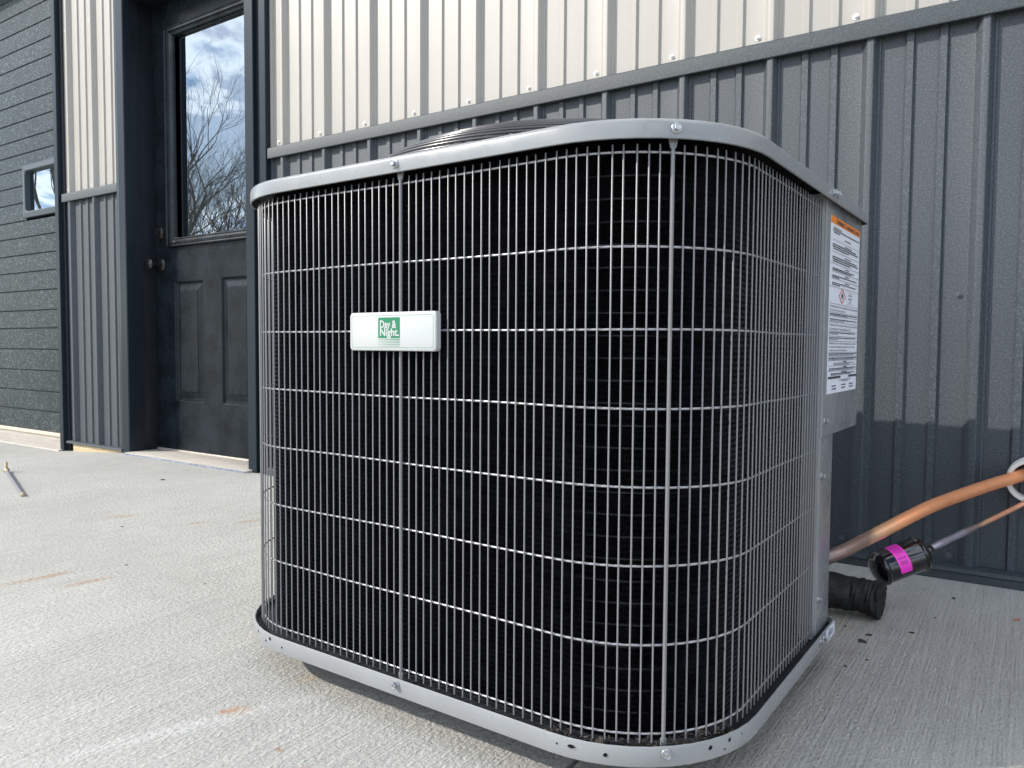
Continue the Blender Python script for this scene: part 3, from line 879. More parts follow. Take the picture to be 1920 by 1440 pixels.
# hoops (behind the bars)
GW = Path(0.0028)
for z in (0.7226, 0.6211, 0.5318, 0.4453, 0.3580, 0.2700, 0.1821, 0.0814):
    pts = []
    n = 190
    for i in range(n + 1):
        q = GW.at(GW.len * i / n)[0]
        pts.append((q.x, q.y, z + 0.0005 * math.sin(i * 0.21 + z * 50)))
    MB().tube(pts, 0.00135, 7).build('guard_hoop', M_wire, UNIT, off=UO, smooth=60)

# bolts on cap and base over each strap
def bolt_at(M, parent, off): place(bolt_m, 'bolt', parent, M, off)
def child_off(o): return tuple(Vector(UO) + o.location)
cap_off, base_off = child_off(cap_o), child_off(BASE)
for i, t in enumerate(straps):
    dt = 0.0
    bolt_at(frame_at(t + dt, push=0.0122, z=0.7445 if i < 2 else 0.742), cap_o, cap_off)
    if i < 4: bolt_at(frame_at(t - (0.002 if i == 0 else 0), push=0.0124, z=0.0655), BASE, base_off)
def right_face(y, z, x=UX1): return Matrix.Translation((x, y, z)) @ Matrix.Rotation(PI / 2, 4, 'Z')
for y, z in [(-0.738, 0.7445), (-0.716, 0.7455)]: bolt_at(right_face(y, z, UX1 + 0.0122), cap_o, cap_off)
for y, z in [(-0.746, 0.0645), (-0.728, 0.0645)]: bolt_at(right_face(y, z, UX1 + 0.0124), BASE, base_off)
bolt_at(frame_at(G0.nearest(UX0 + RC + RC * math.cos(math.radians(-172)), UY + RC + RC * math.sin(math.radians(-172))), push=0.0122, z=0.742), cap_o, cap_off)

# punched holes in the base skirt: flat black discs paint the shade inside, grey rim around
def hole(cx, cy, deg, z, r, wide=1.0):
    a = math.radians(deg)
    out = Vector((math.cos(a), math.sin(a)))
    rr = RC + 0.01245
    q = Vector((cx, cy)) + out * rr
    M = Matrix.Translation((q.x, q.y, z)) @ Matrix.Rotation(a + PI / 2, 4, 'Z')
    mb = MB(); n = 18
    L = []
    for k_, y in [(1.22, 0.0004), (1.10, -0.0003), (1.0, 0.0001)]:
        L.append([tuple(M @ Vector((r * wide * k_ * math.cos(2 * PI * i / n), y, r * k_ * math.sin(2 * PI * i / n)))) for i in range(n)])
    mb.loops(L, closed=True)
    mb.build('hole_rim', M_grey, BASE, off=base_off)
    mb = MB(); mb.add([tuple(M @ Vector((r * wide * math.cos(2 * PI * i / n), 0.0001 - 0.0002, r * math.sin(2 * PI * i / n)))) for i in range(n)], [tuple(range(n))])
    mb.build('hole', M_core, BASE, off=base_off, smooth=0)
fr = (UX1 - RC, UY + RC); flc = (UX0 + RC, UY + RC)
for d_, z, r, w in [(-86.2, 0.0635, 0.0011, 1), (-80.6, 0.0645, 0.0022, 1.9), (-68.3, 0.0620, 0.0024, 1), (-29.9, 0.0645, 0.0026, 1), (-20.7, 0.0665, 0.0026, 0.8), (-23.1, 0.0575, 0.0013, 1), (-13.4, 0.0665, 0.0011, 1)]:
    hole(*fr, d_, z, r, w)
for d_, z, r in [(-111.5, 0.0655, 0.0018), (-97.5, 0.0665, 0.0024), (-101.7, 0.060, 0.0015), (-88, 0.0605, 0.0015)]:
    hole(*flc, d_, z, r)

# coil: thousands of wavy fins, tubes behind, added light-blocking dark core
INS = 0.023
FP = Path(INS)
PIT = 0.00165
zlo, zhi = 0.068, 0.745
nz = 196
fv = []; ff = []
nf = int(FP.len / PIT)
rnd = random.Random(5)
t_end = FP.len - 0.01
i = 0; t = 0.002
while t < t_end:
    q, d, _ = FP.at(t)
    out = Vector((d.y, -d.x))
    if (q + out * 0.01 - Vector((C0.x, C0.y))).length < (q - Vector((C0.x, C0.y))).length: out = -out
    bend = 0.00035 * math.sin(t * 37) + rnd.uniform(-0.00012, 0.00012)
    b0 = len(fv)
    for k in range(nz + 1):
        z = zlo + (zhi - zlo) * k / nz
        w = 0.00055 if k % 2 else -0.00055
        a = q + d * (w + bend); b_ = q - out * 0.008 - d * w * 0.5
        fv.append((a.x - C0.x, a.y - C0.y, z)); fv.append((b_.x - C0.x, b_.y - C0.y, z))
    for k in range(nz):
        j = b0 + 2 * k
        ff.append((j, j + 1, j + 3, j + 2))
    t += PIT
me = bpy.data.meshes.new('coil_fins')
me.from_pydata(fv, [], ff)
me.materials.append(M_fin)
fo = bpy.data.objects.new('coil_fins', me); fo.parent = UNIT; COL.objects.link(fo)
tag(fo, kind='stuff')
CP = Path(INS + 0.0095)
core = MB()
cp = [CP.at(CP.len * i / 150)[0] for i in range(151)]
CP2 = Path(INS + 0.030)
cp2 = [CP2.at(CP2.len * i / 150)[0] for i in range(151)]
ring0 = [(p.x, p.y, zlo - 0.002) for p in cp] + [(p.x, p.y, zlo - 0.002) for p in reversed(cp2)]
ring1 = [(p.x, p.y, zhi) for p in cp] + [(p.x, p.y, zhi) for p in reversed(cp2)]
core.loops([ring0, ring1], closed=True)
core.build('coil_light_block', M_core, UNIT, off=UO, smooth=60)
TP = Path(INS + 0.0035)
for k in range(26):
    z = 0.0935 + k * 0.0254
    pts = [(TP.at(TP.len * i / 120)[0].x, TP.at(TP.len * i / 120)[0].y, z) for i in range(121)]
    MB().tube(pts, 0.0016, 6).build('coil_tube', M_tube, UNIT, off=UO, smooth=60)
# dirt lying in the pan under the cage
rnd = random.Random(9)
mb = MB()
for k in range(170):
    t = rnd.uniform(tB - 0.10, tB + 0.14)
    q, d, _ = G0.at(t); out = Vector((q.x - fr[0], q.y - fr[1])).normalized()
    c = q - out * rnd.uniform(-0.004, 0.010); s = rnd.uniform(0.001, 0.0035); zz = ZB0 + 0.0145 + rnd.uniform(0.001, 0.0125)
    R_ = Matrix.Rotation(rnd.uniform(0, 6), 3, Vector((rnd.uniform(-1, 1), rnd.uniform(-1, 1), rnd.uniform(-1, 1))).normalized())
    vs = [Vector((c.x, c.y, zz)) + R_ @ Vector(v) * s for v in [(-1.6, -.6, 0), (1.5, -.5, .2), (1.2, .6, -.2), (-1, .7, .1), (0, 0, .5)]]
    mb.add(vs, [(0, 1, 4), (1, 2, 4), (2, 3, 4), (3, 0, 4), (0, 3, 2, 1)])
mb.build('pan_litter', M_darkleaf, UNIT, off=UO, smooth=0, kind='stuff')

# service side: post, upper control panel, lower panel, chamfer
pz = 0.3755
MB().loops([[(x, y, z) for x, y in [(UX1 - 0.028, -0.7440), (UX1 - 0.006, -0.7440), (UX1 - 0.0010, -0.7425), (UX1 - 0.0010, -0.7300), (UX1 - 0.028, -0.7300)]] for z in (0.0640, 0.7440)], closed=True, cap0=True, cap1=True).build('corner_post', M_grey, UNIT, off=UO, smooth=25)
up = MB()
pr = [(UX1 - 0.02, -0.7295), (UX1 + 0.0005, -0.7295), (UX1 + 0.0020, -0.7270), (UX1 + 0.0020, CE - 0.003), (UX1 + 0.0005, CE), (UX1 - 0.064, UYB - 0.001), (UX1 - 0.30, UYB - 0.001), (UX1 - 0.30, UYB - 0.10), (UX1 - 0.07, UYB - 0.10)]
up.loops([[(x, y, z) for x, y in pr] for z in (pz, pz + 0.0015, 0.7440)], closed=True, cap0=True, cap1=True)
PANEL = up.build('control_panel', M_grey, UNIT, off=UO, smooth=30)
pan_off = child_off(PANEL)
lo = MB()
pr = [(UX1 - 0.02, -0.7290), (UX1 - 0.0008, -0.7290), (UX1 + 0.0004, -0.7275), (UX1 + 0.0004, CL_ - 0.003), (UX1 - 0.0010, CL_), (UX1 - 0.10, CL_ + 0.085), (UX1 - 0.244, UYB - 0.001), (UX1 - 0.26, UYB - 0.03), (UX1 - 0.10, CL_ + 0.04)]
lo.loops([[(x, y, z) for x, y in pr] for z in (0.0660, pz - 0.0006)], closed=True, cap0=True, cap1=True)
LPAN = lo.build('valve_panel', M_grey, UNIT, off=UO, smooth=30)
lp_off = child_off(LPAN)
bolt_at(right_face(-0.7130, 0.4005, UX1 + 0.002), PANEL, pan_off)
bolt_at(right_face(-0.7165, 0.3145, UX1 + 0.0004), LPAN, lp_off)
bolt_at(right_face(-0.7165, 0.1200, UX1 + 0.0004), LPAN, lp_off)

# fan guard: rings rising into a low dome, radial ribs, fan below
def ring_pts(r, z, n=96): return [(C0.x + r * math.cos(2 * PI * i / n), C0.y + r * math.sin(2 * PI * i / n), z) for i in range(n)]
def dome_z(r):
    u = max(0.0, min(1.0, (0.377 - r) / 0.18))
    return 0.7575 + 0.078 * (1 - (1 - u) ** 2)
FG = empty('fan_guard', (0, 0, 0.755)); FG.parent = UNIT
FGO = (UO[0], UO[1], 0.755)
r = 0.377
k = 0
while r > 0.06:
    MB().tube(ring_pts(r, dome_z(r)), 0.0021 if k else 0.0028, 6, closed=True).build('guard_ring', M_dome, FG, off=FGO, smooth=60)
    r -= 0.0118 if k < 18 else 0.0135
    k += 1
for a in range(8):
    th = 2 * PI * a / 8 + 0.30
    pts = []
    for i in range(26):
        r = 0.380 - i * (0.330 / 25)
        pts.append((C0.x + r * math.cos(th), C0.y + r * math.sin(th), dome_z(r) - 0.0042))
    MB().tube(pts, 0.0024, 6).build('guard_rib', M_dome, FG, off=FGO, smooth=60)
hub = MB(); lathe(hub, (C0.x, C0.y, 0), [(0.075, 0.60), (0.075, 0.73), (0.06, 0.745), (0.055, 0.838), (0.001, 0.838)], axis=(0, 0, 1), n=28)
hub.build('fan_motor', M_core, UNIT, off=UO)
for a in range(3):
    th = 2 * PI * a / 3
    mb = MB(); L = []
    for i in range(8):
        r = 0.06 + i * 0.042; w = 0.35 + 0.25 * i / 7
        c1 = (C0.x + r * math.cos(th - w / 2), C0.y + r * math.sin(th - w / 2), 0.615 + 0.03)
        c2 = (C0.x + r * math.cos(th + w), C0.y + r * math.sin(th + w), 0.615 - 0.02)
        L.append([c1, c2, (c2[0], c2[1], c2[2] - 0.003), (c1[0], c1[1], c1[2] - 0.003)])
    mb.loops(L, closed=True, cap0=True, cap1=True)
    mb.build('fan_blade', M_core, UNIT, off=UO)

# ------------------------------------------------------------------ lettering
def text_mesh(txt, size, mat, bold=0.0, xs=1.0, align='LEFT', space=1.0, depth=0.0):
    cu = bpy.data.curves.new('lettering', 'FONT')
    cu.body = txt; cu.size = size; cu.align_x = align; cu.offset = bold; cu.space_character = space
    cu.resolution_u = 3
    cu.space_line = 1.0
    ob = bpy.data.objects.new('lettering', cu)
    COL.objects.link(ob)
    dg = bpy.context.evaluated_depsgraph_get()
    me = bpy.data.meshes.new_from_object(ob.evaluated_get(dg))
    COL.objects.unlink(ob); bpy.data.objects.remove(ob); bpy.data.curves.remove(cu)
    vs = [Vector((v.co.x * xs, v.co.y, 0)) for v in me.vertices]
    fs = [tuple(p.vertices) for p in me.polygons]
    bpy.data.meshes.remove(me)
    return vs, fs

# badge on the front
BX0, BX1, BZ0, BZ1 = 1.6186, 1.7718, 0.5056, 0.5560
by = UY - 0.0125
bad = MB()
L = [rrect(BX0 + i, BX1 - i, BZ0 + i, BZ1 - i, 0.005, y) for i, y in [(0.0008, UY - 0.0030), (0, UY - 0.0035), (0, by + 0.0014), (0.0006, by + 0.0005), (0.0016, by)]]
bad.loops(L, closed=True, cap0=True, cap1=True)
BADGE = bad.build('badge', M_white, UNIT, off=UO, smooth=30)
bo = child_off(BADGE)
def flat(pts, y, name, mat, parent, off):
    MB().add([(x, y, z) for x, z in pts], [tuple(range(len(pts)))]).build(name, mat, parent, off=off, smooth=0)
outer = rrect(BX0 + 0.0040, BX1 - 0.0040, BZ0 + 0.0042, BZ1 - 0.0042, 0.0030, by - 0.0003)
inner = rrect(BX0 + 0.00445, BX1 - 0.00445, BZ0 + 0.00465, BZ1 - 0.00465, 0.0028, by - 0.0003)
MB().loops([outer, inner], closed=True).build('badge_border', M_line, BADGE, off=bo, smooth=0)
sx0, sx1, sz0, sz1 = 1.6722, 1.7108, 0.5222, 0.5490
flat([(sx0, sz0), (sx1, sz0), (sx1, sz1), (sx0, sz1)], by - 0.0003, 'badge_square', M_green, BADGE, bo)
let = MB()
for txt, px, pz_ in [('Day &', sx0 + 0.0030, sz1 - 0.0135), ('Night.', sx0 + 0.0030, sz0 + 0.0030)]:
    vs, fs = text_mesh(txt, 0.0140, M_white, bold=0.00042, xs=1.0, space=1.02)
    wmax = max(v.x for v in vs)
    tw = 0.0300 if txt.startswith('Day') else 0.0345
    k = tw / wmax
    let.add([(px + v.x * k, by - 0.0006, pz_ + v.y * 0.98) for v in vs], fs)
let.build('badge_lettering', M_white, BADGE, off=bo, smooth=0)
for i in range(5):
    z = 0.5206 - i * 0.0022
    h = 0.0010 - i * 0.00012
    MB().add([(sx0, by - 0.0003, z - h * 0.12), (sx1, by - 0.0003, z - h / 2), (sx1, by - 0.0003, z + h / 2), (sx0, by - 0.0003, z + h * 0.12)], [(0, 1, 2, 3)]).build('badge_stripe', M_green, BADGE, off=bo, smooth=0)

# warning label on the control panel (u along y, v down)
LY0, LY1, LZ0, LZ1 = -0.7040, -0.4900, 0.4410, 0.7180
LX = UX1 + 0.0020
lab = MB(); lab.box(LX - 0.0002, LX + 0.0004, LY0, LY1, LZ0, LZ1)
LABEL = lab.build('warning_label', M_lblw, PANEL, off=pan_off, smooth=0)
lab2_off = pan_off
W_, H_ = LY1 - LY0, LZ1 - LZ0
X1 = LX + 0.00065
def lr(u0, u1, v0, v1, x=X1): return [(x, LY0 + u0 * W_, LZ1 - v1 * H_), (x, LY0 + u1 * W_, LZ1 - v1 * H_), (x, LY0 + u1 * W_, LZ1 - v0 * H_), (x, LY0 + u0 * W_, LZ1 - v0 * H_)]
mb = MB()
mb.add(lr(0, 1, 0.0, 0.040), [(0, 1, 2, 3)])
mb.build('label_band', M_orange, PANEL, off=pan_off, smooth=0)
ink = MB(); gry = MB(); X2 = X1 + 0.0003
for (u0, u1) in [(0.165, 0.175), (0.46, 0.47), (0.77, 0.78)]: ink.add(lr(u0, u1, 0.0, 0.040, X2), [(0, 1, 2, 3)])
def txt_line(mb_, s, u, v, hgt, width, bold=0.0):
    vs, fs = text_mesh(s, 0.01, M_ink, bold=bold)
    wx = max(a.x for a in vs)
    mb_.add([(X2, LY0 + (u + a.x / wx * width) * W_, LZ1 - v * H_ + a.y / 0.0073 * hgt * H_) for a in vs], fs)
txt_line(ink, 'WARNING', 0.20, 0.033, 0.024, 0.22, 0.0002)
txt_line(ink, 'AVERTISSEMENT', 0.50, 0.033, 0.020, 0.25, 0.0002)
txt_line(ink, 'AVISO', 0.81, 0.033, 0.020, 0.15, 0.0002)
for v, u0 in [(0.128, 0.06), (0.195, 0.06), (0.262, 0.0), (0.305, 0.06), (0.345, 0.06), (0.392, 0.0), (0.487, 0.0), (0.523 + 0.013, 0.0), (0.568 - 0.010, 0.0), (0.593, 0.0), (0.642, 0.0), (0.672, 0.0), (0.700, 0.0), (0.765, 0.0), (0.790, 0.0), (0.812, 0.0), (0.842, 0.0), (0.872, 0.0)]:
    ink.add(lr(u0, 1.0, v - 0.0009, v + 0.0009, X2), [(0, 1, 2, 3)])
rl = random.Random(12)
def dashes(mb_, u0, u1, v, h):
    u = u0
    while u < u1:
        w = rl.uniform(0.02, 0.075)
        mb_.add(lr(u, min(u1, u + w), v, v + h, X2), [(0, 1, 2, 3)])
        u += w + 0.011
for v, a, b_, h in [(0.058, .08, .34, .006), (0.070, .06, .97, .007), (0.083, .08, .28, .007), (0.103, .45, .66, .006), (0.140, .45, .68, .006), (0.150, .06, .86, .007), (0.162, .06, .94, .007), (0.174, .08, .60, .007),
                    (0.207, .45, .68, .006), (0.220, .06, .90, .007), (0.232, .06, .95, .007), (0.244, .08, .65, .007), (0.272, .48, .62, .006), (0.284, .07, .80, .006), (0.293, .07, .70, .006),
                    (0.313, .48, .62, .006), (0.325, .07, .92, .006), (0.334, .07, .30, .006), (0.354, .48, .64, .006), (0.366, .07, .88, .006), (0.376, .07, .33, .006),
                    (0.542, .02, .96, .006), (0.549, .02, .60, .005), (0.572, .02, .96, .006), (0.582, .02, .50, .005), (0.648, .02, .90, .006), (0.658, .02, .30, .005), (0.678, .02, .92, .006), (0.688, .02, .30, .005),
                    (0.770, .02, .97, .006), (0.779, .02, .86, .005), (0.795, .02, .97, .006), (0.803, .02, .88, .005), (0.817, .50, .62, .006), (0.825, .18, .88, .005), (0.833, .18, .72, .005),
                    (0.847, .50, .63, .006), (0.855, .04, .97, .006), (0.863, .04, .86, .005), (0.877, .46, .64, .006), (0.885, .10, .94, .006), (0.893, .10, .80, .005),
                    (0.925, .38, .78, .005), (0.933, .46, .70, .005), (0.955, .14, .28, .007), (0.955, .46, .60, .007), (0.955, .74, .88, .007), (0.972, .14, .28, .007), (0.972, .46, .60, .007), (0.972, .74, .88, .007)]:
    dashes(ink if h > 0.0055 else gry, a, b_, v, h)
ink.add(lr(0.01, 0.42, 0.903, 0.916, X2), [(0, 1, 2, 3)]); ink.add(lr(0.70, 0.99, 0.903, 0.916, X2), [(0, 1, 2, 3)])
txt_line(ink, 'WARNING: Risk Of Fire. Flammable Refrigerant Used. To Be Repaired Only', 0.02, 0.508, 0.013, 0.96)
txt_line(ink, 'By Trained Service Personnel Only.', 0.02, 0.529, 0.013, 0.50)
txt_line(ink, 'WARNING: Risk Of Fire. Dispose Of Properly In Accordance With Federal', 0.02, 0.614, 0.013, 0.96)
txt_line(ink, 'Or Local Regulations. Flammable Refrigerant Used.', 0.02, 0.635, 0.013, 0.72)
txt_line(ink, 'WARNING: Risk Of Fire. Flammable Refrigerant Used. Consult Repair', 0.02, 0.718, 0.012, 0.93)
txt_line(ink, "Manual/Owner's Guide Before Attempting To Service This Product.", 0.02, 0.738, 0.012, 0.90)
txt_line(ink, 'All Safety Precautions Must Be Followed.', 0.02, 0.758, 0.012, 0.60)
dashes(gry, 0.63, 0.74, 0.416, 0.007); dashes(gry, 0.62, 0.76, 0.438, 0.007); dashes(gry, 0.66, 0.71, 0.456, 0.009)
gry.add(lr(0.58, 0.80, 0.405, 0.4065, X2), [(0, 1, 2, 3)]); gry.add(lr(0.58, 0.80, 0.473, 0.4745, X2), [(0, 1, 2, 3)])
ink.build('label_lettering', M_ink, PANEL, off=pan_off, smooth=0)
gry.build('label_lettering', M_inkgrey, PANEL, off=pan_off, smooth=0)
dm = MB()
cu_, cv_, a_, b2 = 0.41, 0.435, 0.115, 0.090 / 1.0
o4 = [(cu_ - a_, cv_), (cu_, cv_ + b2 * 0.5), (cu_ + a_, cv_), (cu_, cv_ - b2 * 0.5)]
i4 = [(cu_ - a_ * .84, cv_), (cu_, cv_ + b2 * 0.42), (cu_ + a_ * .84, cv_), (cu_, cv_ - b2 * 0.42)]
f3 = lambda pts: [(X2, LY0 + u * W_, LZ1 - v * H_) for u, v in pts]
dm.loops([f3(o4), f3(i4)], closed=True)
dm.build('label_diamond', M_red, PANEL, off=pan_off, smooth=0)
fm = MB()
fm.add(f3([(cu_ - .03, cv_ + .006), (cu_ - .035, cv_ - .004), (cu_ - .015, cv_ - .010), (cu_ + .002, cv_ - .026), (cu_ + .012, cv_ - .012), (cu_ + .034, cv_ - .005), (cu_ + .028, cv_ + .006)]), [tuple(range(7))])
fm.add(f3([(cu_ - .04, cv_ + .010), (cu_ + .04, cv_ + .010), (cu_ + .04, cv_ + .013), (cu_ - .04, cv_ + .013)]), [(0, 1, 2, 3)])
fm.build('label_flame', M_ink, PANEL, off=pan_off, smooth=0)

# small sticker on the base
SX = UX1 + 0.0128
MB().box(SX - 0.0002, SX + 0.0003, -0.7110, -0.6560, 0.0520, 0.0715).build('base_sticker', M_lblw, BASE, off=base_off, smooth=0)
mb = MB()
def sr(u0, u1, v0, v1): return [(SX + 0.0006, -0.7110 + u * 0.055, 0.0715 - v * 0.0195) for u, v in [(u0, v1), (u1, v1), (u1, v0), (u0, v0)]]
for v, a, b_ in [(0.12, .2, .5), (0.12, .85, .93), (0.3, .2, .8), (0.42, .2, .75), (0.54, .2, .6), (0.54, .7, .82), (0.66, .3, .8), (0.78, .2, .45)]:
    u = a
    while u < b_:
        w = rl.uniform(0.03, 0.09); mb.add(sr(u, min(b_, u + w), v, v + 0.07), [(0, 1, 2, 3)]); u += w + 0.02
mb.build('sticker_lettering', M_ink, BASE, off=base_off, smooth=0)

# ------------------------------------------------------------------ pipes, filter drier, insulation
def smooth_path(pts, n=8):
    P = [Vector(p) for p in pts]; out = []
    for i in range(len(P) - 1):
        p0 = P[max(0, i - 1)]; p1 = P[i]; p2 = P[i + 1]; p3 = P[min(len(P) - 1, i + 2)]
        for k in range(n):
            t = k / n
            out.append(0.5 * ((2 * p1) + (p2 - p0) * t + (2 * p0 - 5 * p1 + 4 * p2 - p3) * t * t + (3 * p1 - p0 - 3 * p2 + p3) * t ** 3))
    out.append(P[-1]); return out
MB().tube(smooth_path([(1.985, -0.545, 0.098), (2.080, -0.500, 0.128), (2.142, -0.400, 0.1575), (2.199, -0.310, 0.1885), (2.230, -0.258, 0.2030), (2.272, -0.180, 0.2165), (2.325, -0.100, 0.2330), (2.376, -0.030, 0.248), (2.42, 0.06, 0.264)], 8), 0.0128, 18).build('copper_pipe', M_copper, label='thick bare copper pipe running from the air conditioner up into the wall sleeve', cat='pipe')
tp = smooth_path([(2.223, -0.285, 0.117), (2.240, -0.262, 0.1265), (2.300, -0.170, 0.153), (2.360, -0.080, 0.181), (2.392, -0.035, 0.199), (2.410, 0.03, 0.21)], 6)
rr = [0.0052 + (0.0017 if 5 <= i <= 11 else 0.0) + (0.0006 * math.sin(i * 2.1) if 4 <= i <= 12 else 0) for i in range(len(tp))]
MB().tube(tp, rr, 14).build('copper_pipe', M_copper2, label='thin copper pipe with a soldered joint between the black canister and the sleeve', cat='pipe')
A = Vector((2.139, -0.355, 0.0795)); Bv = Vector((2.223, -0.285, 0.1165)); ax = (Bv - A); LN = ax.length; ax.normalize()
FD = empty('filter_drier', (A + Bv) / 2, label='glossy black canister with a magenta label joined to the thin copper pipe', cat='filter drier')
fo_ = tuple((A + Bv) / 2)
mb = MB()
R0 = 0.0325
prof = [(0.004, -0.001), (0.010, -0.0005), (0.020, 0.002), (0.029, 0.006), (R0 + 0.0012, 0.012), (R0 + 0.0022, 0.0150), (R0 + 0.0012, 0.0180), (R0 - 0.0002, 0.0195), (R0, 0.0215), (R0, 0.0895), (R0 - 0.0002, 0.0915), (R0 + 0.0012, 0.0930), (R0 + 0.0022, 0.0960), (R0 + 0.0012, 0.0990), (0.029, 0.105), (0.020, 0.109), (0.010, 0.112), (0.0085, 0.124), (0.007, 0.126)]
k = LN / 0.114
lathe(mb, A, [(r, h * k) for r, h in prof], axis=ax, n=40)
mb.build('canister', M_enamel, FD, off=fo_, smooth=30)
# label wrapped on the canister
u = (Vector((0, 0, 1)) - ax * ax.z).normalized(); v = ax.cross(u)
def on_can(h, deg, r): a = math.radians(deg); return tuple(A + ax * h + (u * math.cos(a) + v * math.sin(a)) * r)
h0, h1, a0, a1 = 0.036 * k, 0.060 * k, 20, -105
# pick the side that faces the open ground (towards -Y)
sgn = 1 if on_can(0, 90, 1)[1] < A.y else -1
mb = MB(); n = 24
L = []
for i in range(n + 1):
    d = sgn * (-18 + 128 * i / n)
    ins = 0.0022 if i in (0, n) else 0.0
    L.append([on_can(h0 + ins, d, R0 + 0.0004), on_can(h1 - ins, d, R0 + 0.0004)])
mb.loops(L, closed=False)
mb.build('drier_label', M_pink, FD, off=fo_, smooth=60)
mb = MB()
def can_rect(ha, hb, da, db):
    m_ = 6; LL = []
    for i in range(m_ + 1):
        d = sgn * (da + (db - da) * i / m_); LL.append([on_can(ha, d, R0 + 0.0007), on_can(hb, d, R0 + 0.0007)])
    mb.loops(LL, closed=False)
can_rect(h0 + 0.004, h1 - 0.007, 56, 59)
LL = [on_can(h1 - 0.008, sgn * 53.5, R0 + 0.0007), on_can(h1 - 0.0035, sgn * 57.5, R0 + 0.0007), on_can(h1 - 0.008, sgn * 61.5, R0 + 0.0007)]
mb.add(LL, [(0, 1, 2)])
for d in (68, 72.5, 77): can_rect(h0 + 0.005, h1 - 0.005, d, d + 2.2)
rl2 = random.Random(4)
for q in range(26):
    hh = rl2.uniform(h0 + 0.003, h1 - 0.006); dd = rl2.uniform(5, 42); can_rect(hh, hh + rl2.uniform(0.001, 0.004), dd, dd + 2)
mb.build('drier_lettering', M_pinkink, FD, off=fo_, smooth=60)

# foam insulation stub
mb = MB()
ip = smooth_path([(1.98, -0.52, 0.075), (2.040, -0.440, 0.052), (2.095, -0.405, 0.0425), (2.135, -0.400, 0.0400), (2.158, -0.402, 0.0385)], 9)
rnd = random.Random(21)
n = 36
L = []
for i, p in enumerate(ip):
    a = ip[max(0, i - 1)]; b_ = ip[min(len(ip) - 1, i + 1)]
    T = (b_ - a).normalized(); uu = (Vector((0, 0, 1)) - T * T.z).normalized(); vv = T.cross(uu)
    ring = []
    for k_ in range(n):
        th = 2 * PI * k_ / n
        fold = (0.0013 * math.sin(i * 1.7 + 3.1 * math.sin(th + i * 0.21)) + 0.0017 * math.sin(2 * th + i * 0.23) + 0.0010 * math.sin(i * 0.8 - 3 * th) - 0.0012 * max(0, math.cos(5 * th + 0.5 * i))) + rnd.uniform(-0.00035, 0.00035)
        rad = 0.0345 + fold
        q = p + (uu * math.cos(th) * 0.97 + vv * math.sin(th)) * rad
        if q.z < 0.0012: q.z = 0.0012
        ring.append(tuple(q))
    L.append(ring)
end = L[-1]; c = ip[-1]; T = (ip[-1] - ip[-2]).normalized()
L.append([tuple(Vector(q) * 0.985 + Vector(c) * 0.015 + T * (0.004 + rnd.uniform(-0.0015, 0.0015))) for q in end])
L.append([tuple(Vector(q) * 0.80 + Vector(c) * 0.20 + T * (0.004 + rnd.uniform(-0.002, 0.001))) for q in end])
L.append([tuple(Vector(q) * 0.45 + Vector(c) * 0.55 + T * 0.0025) for q in end])
L.append([tuple(Vector(q) * 0.16 + Vector(c) * 0.84 - T * 0.002) for q in end])
mb.loops(L, closed=True, cap0=True, cap1=True)
M_foamblk = simple('foam_insulation', (0.014, 0.0135, 0.0135), 0.62, spec=0.3, bump=0.8, bscale=110, bdist=0.004, var=0.7, vscale=40)
mb.build('pipe_insulation', M_foamblk, label='wrinkled black foam pipe insulation stub lying on the concrete beside the air conditioner', cat='pipe insulation', smooth=50)

# ------------------------------------------------------------------ rod on the pavement and small litter
Ra, Rb = Vector((-0.972, -0.592, 0.008)), Vector((-0.408, -0.779, 0.006))
ROD = empty('marker_rod', tuple((Ra + Rb) / 2 - Vector((0, 0, 0.006))), label='thin grey rod with a tan tip lying on the pavement near the garage', cat='rod')
ro = tuple((Ra + Rb) / 2 - Vector((0, 0, 0.006)))
d = (Rb - Ra).normalized()
MB().tube([Ra + d * 0.03, Rb], 0.0055, 10).build('shaft', M_rod, ROD, off=ro)
mb = MB(); lathe(mb, Ra - d * 0.02, [(0.004, 0), (0.010, 0.004), (0.011, 0.014), (0.007, 0.020), (0.006, 0.052)], axis=d, n=14)
mb.box(Ra.x - 0.012, Ra.x + 0.004, Ra.y - 0.004, Ra.y + 0.004, 0.008, 0.042, 0.002)
mb.build('tip', M_rodtip, ROD, off=ro)
mb = MB(); lathe(mb, Rb - d * 0.004, [(0.0062, 0), (0.0075, 0.004), (0.0072, 0.016), (0.003, 0.020)], axis=d, n=14)
mb.build('tip', M_rodtip, ROD, off=ro)

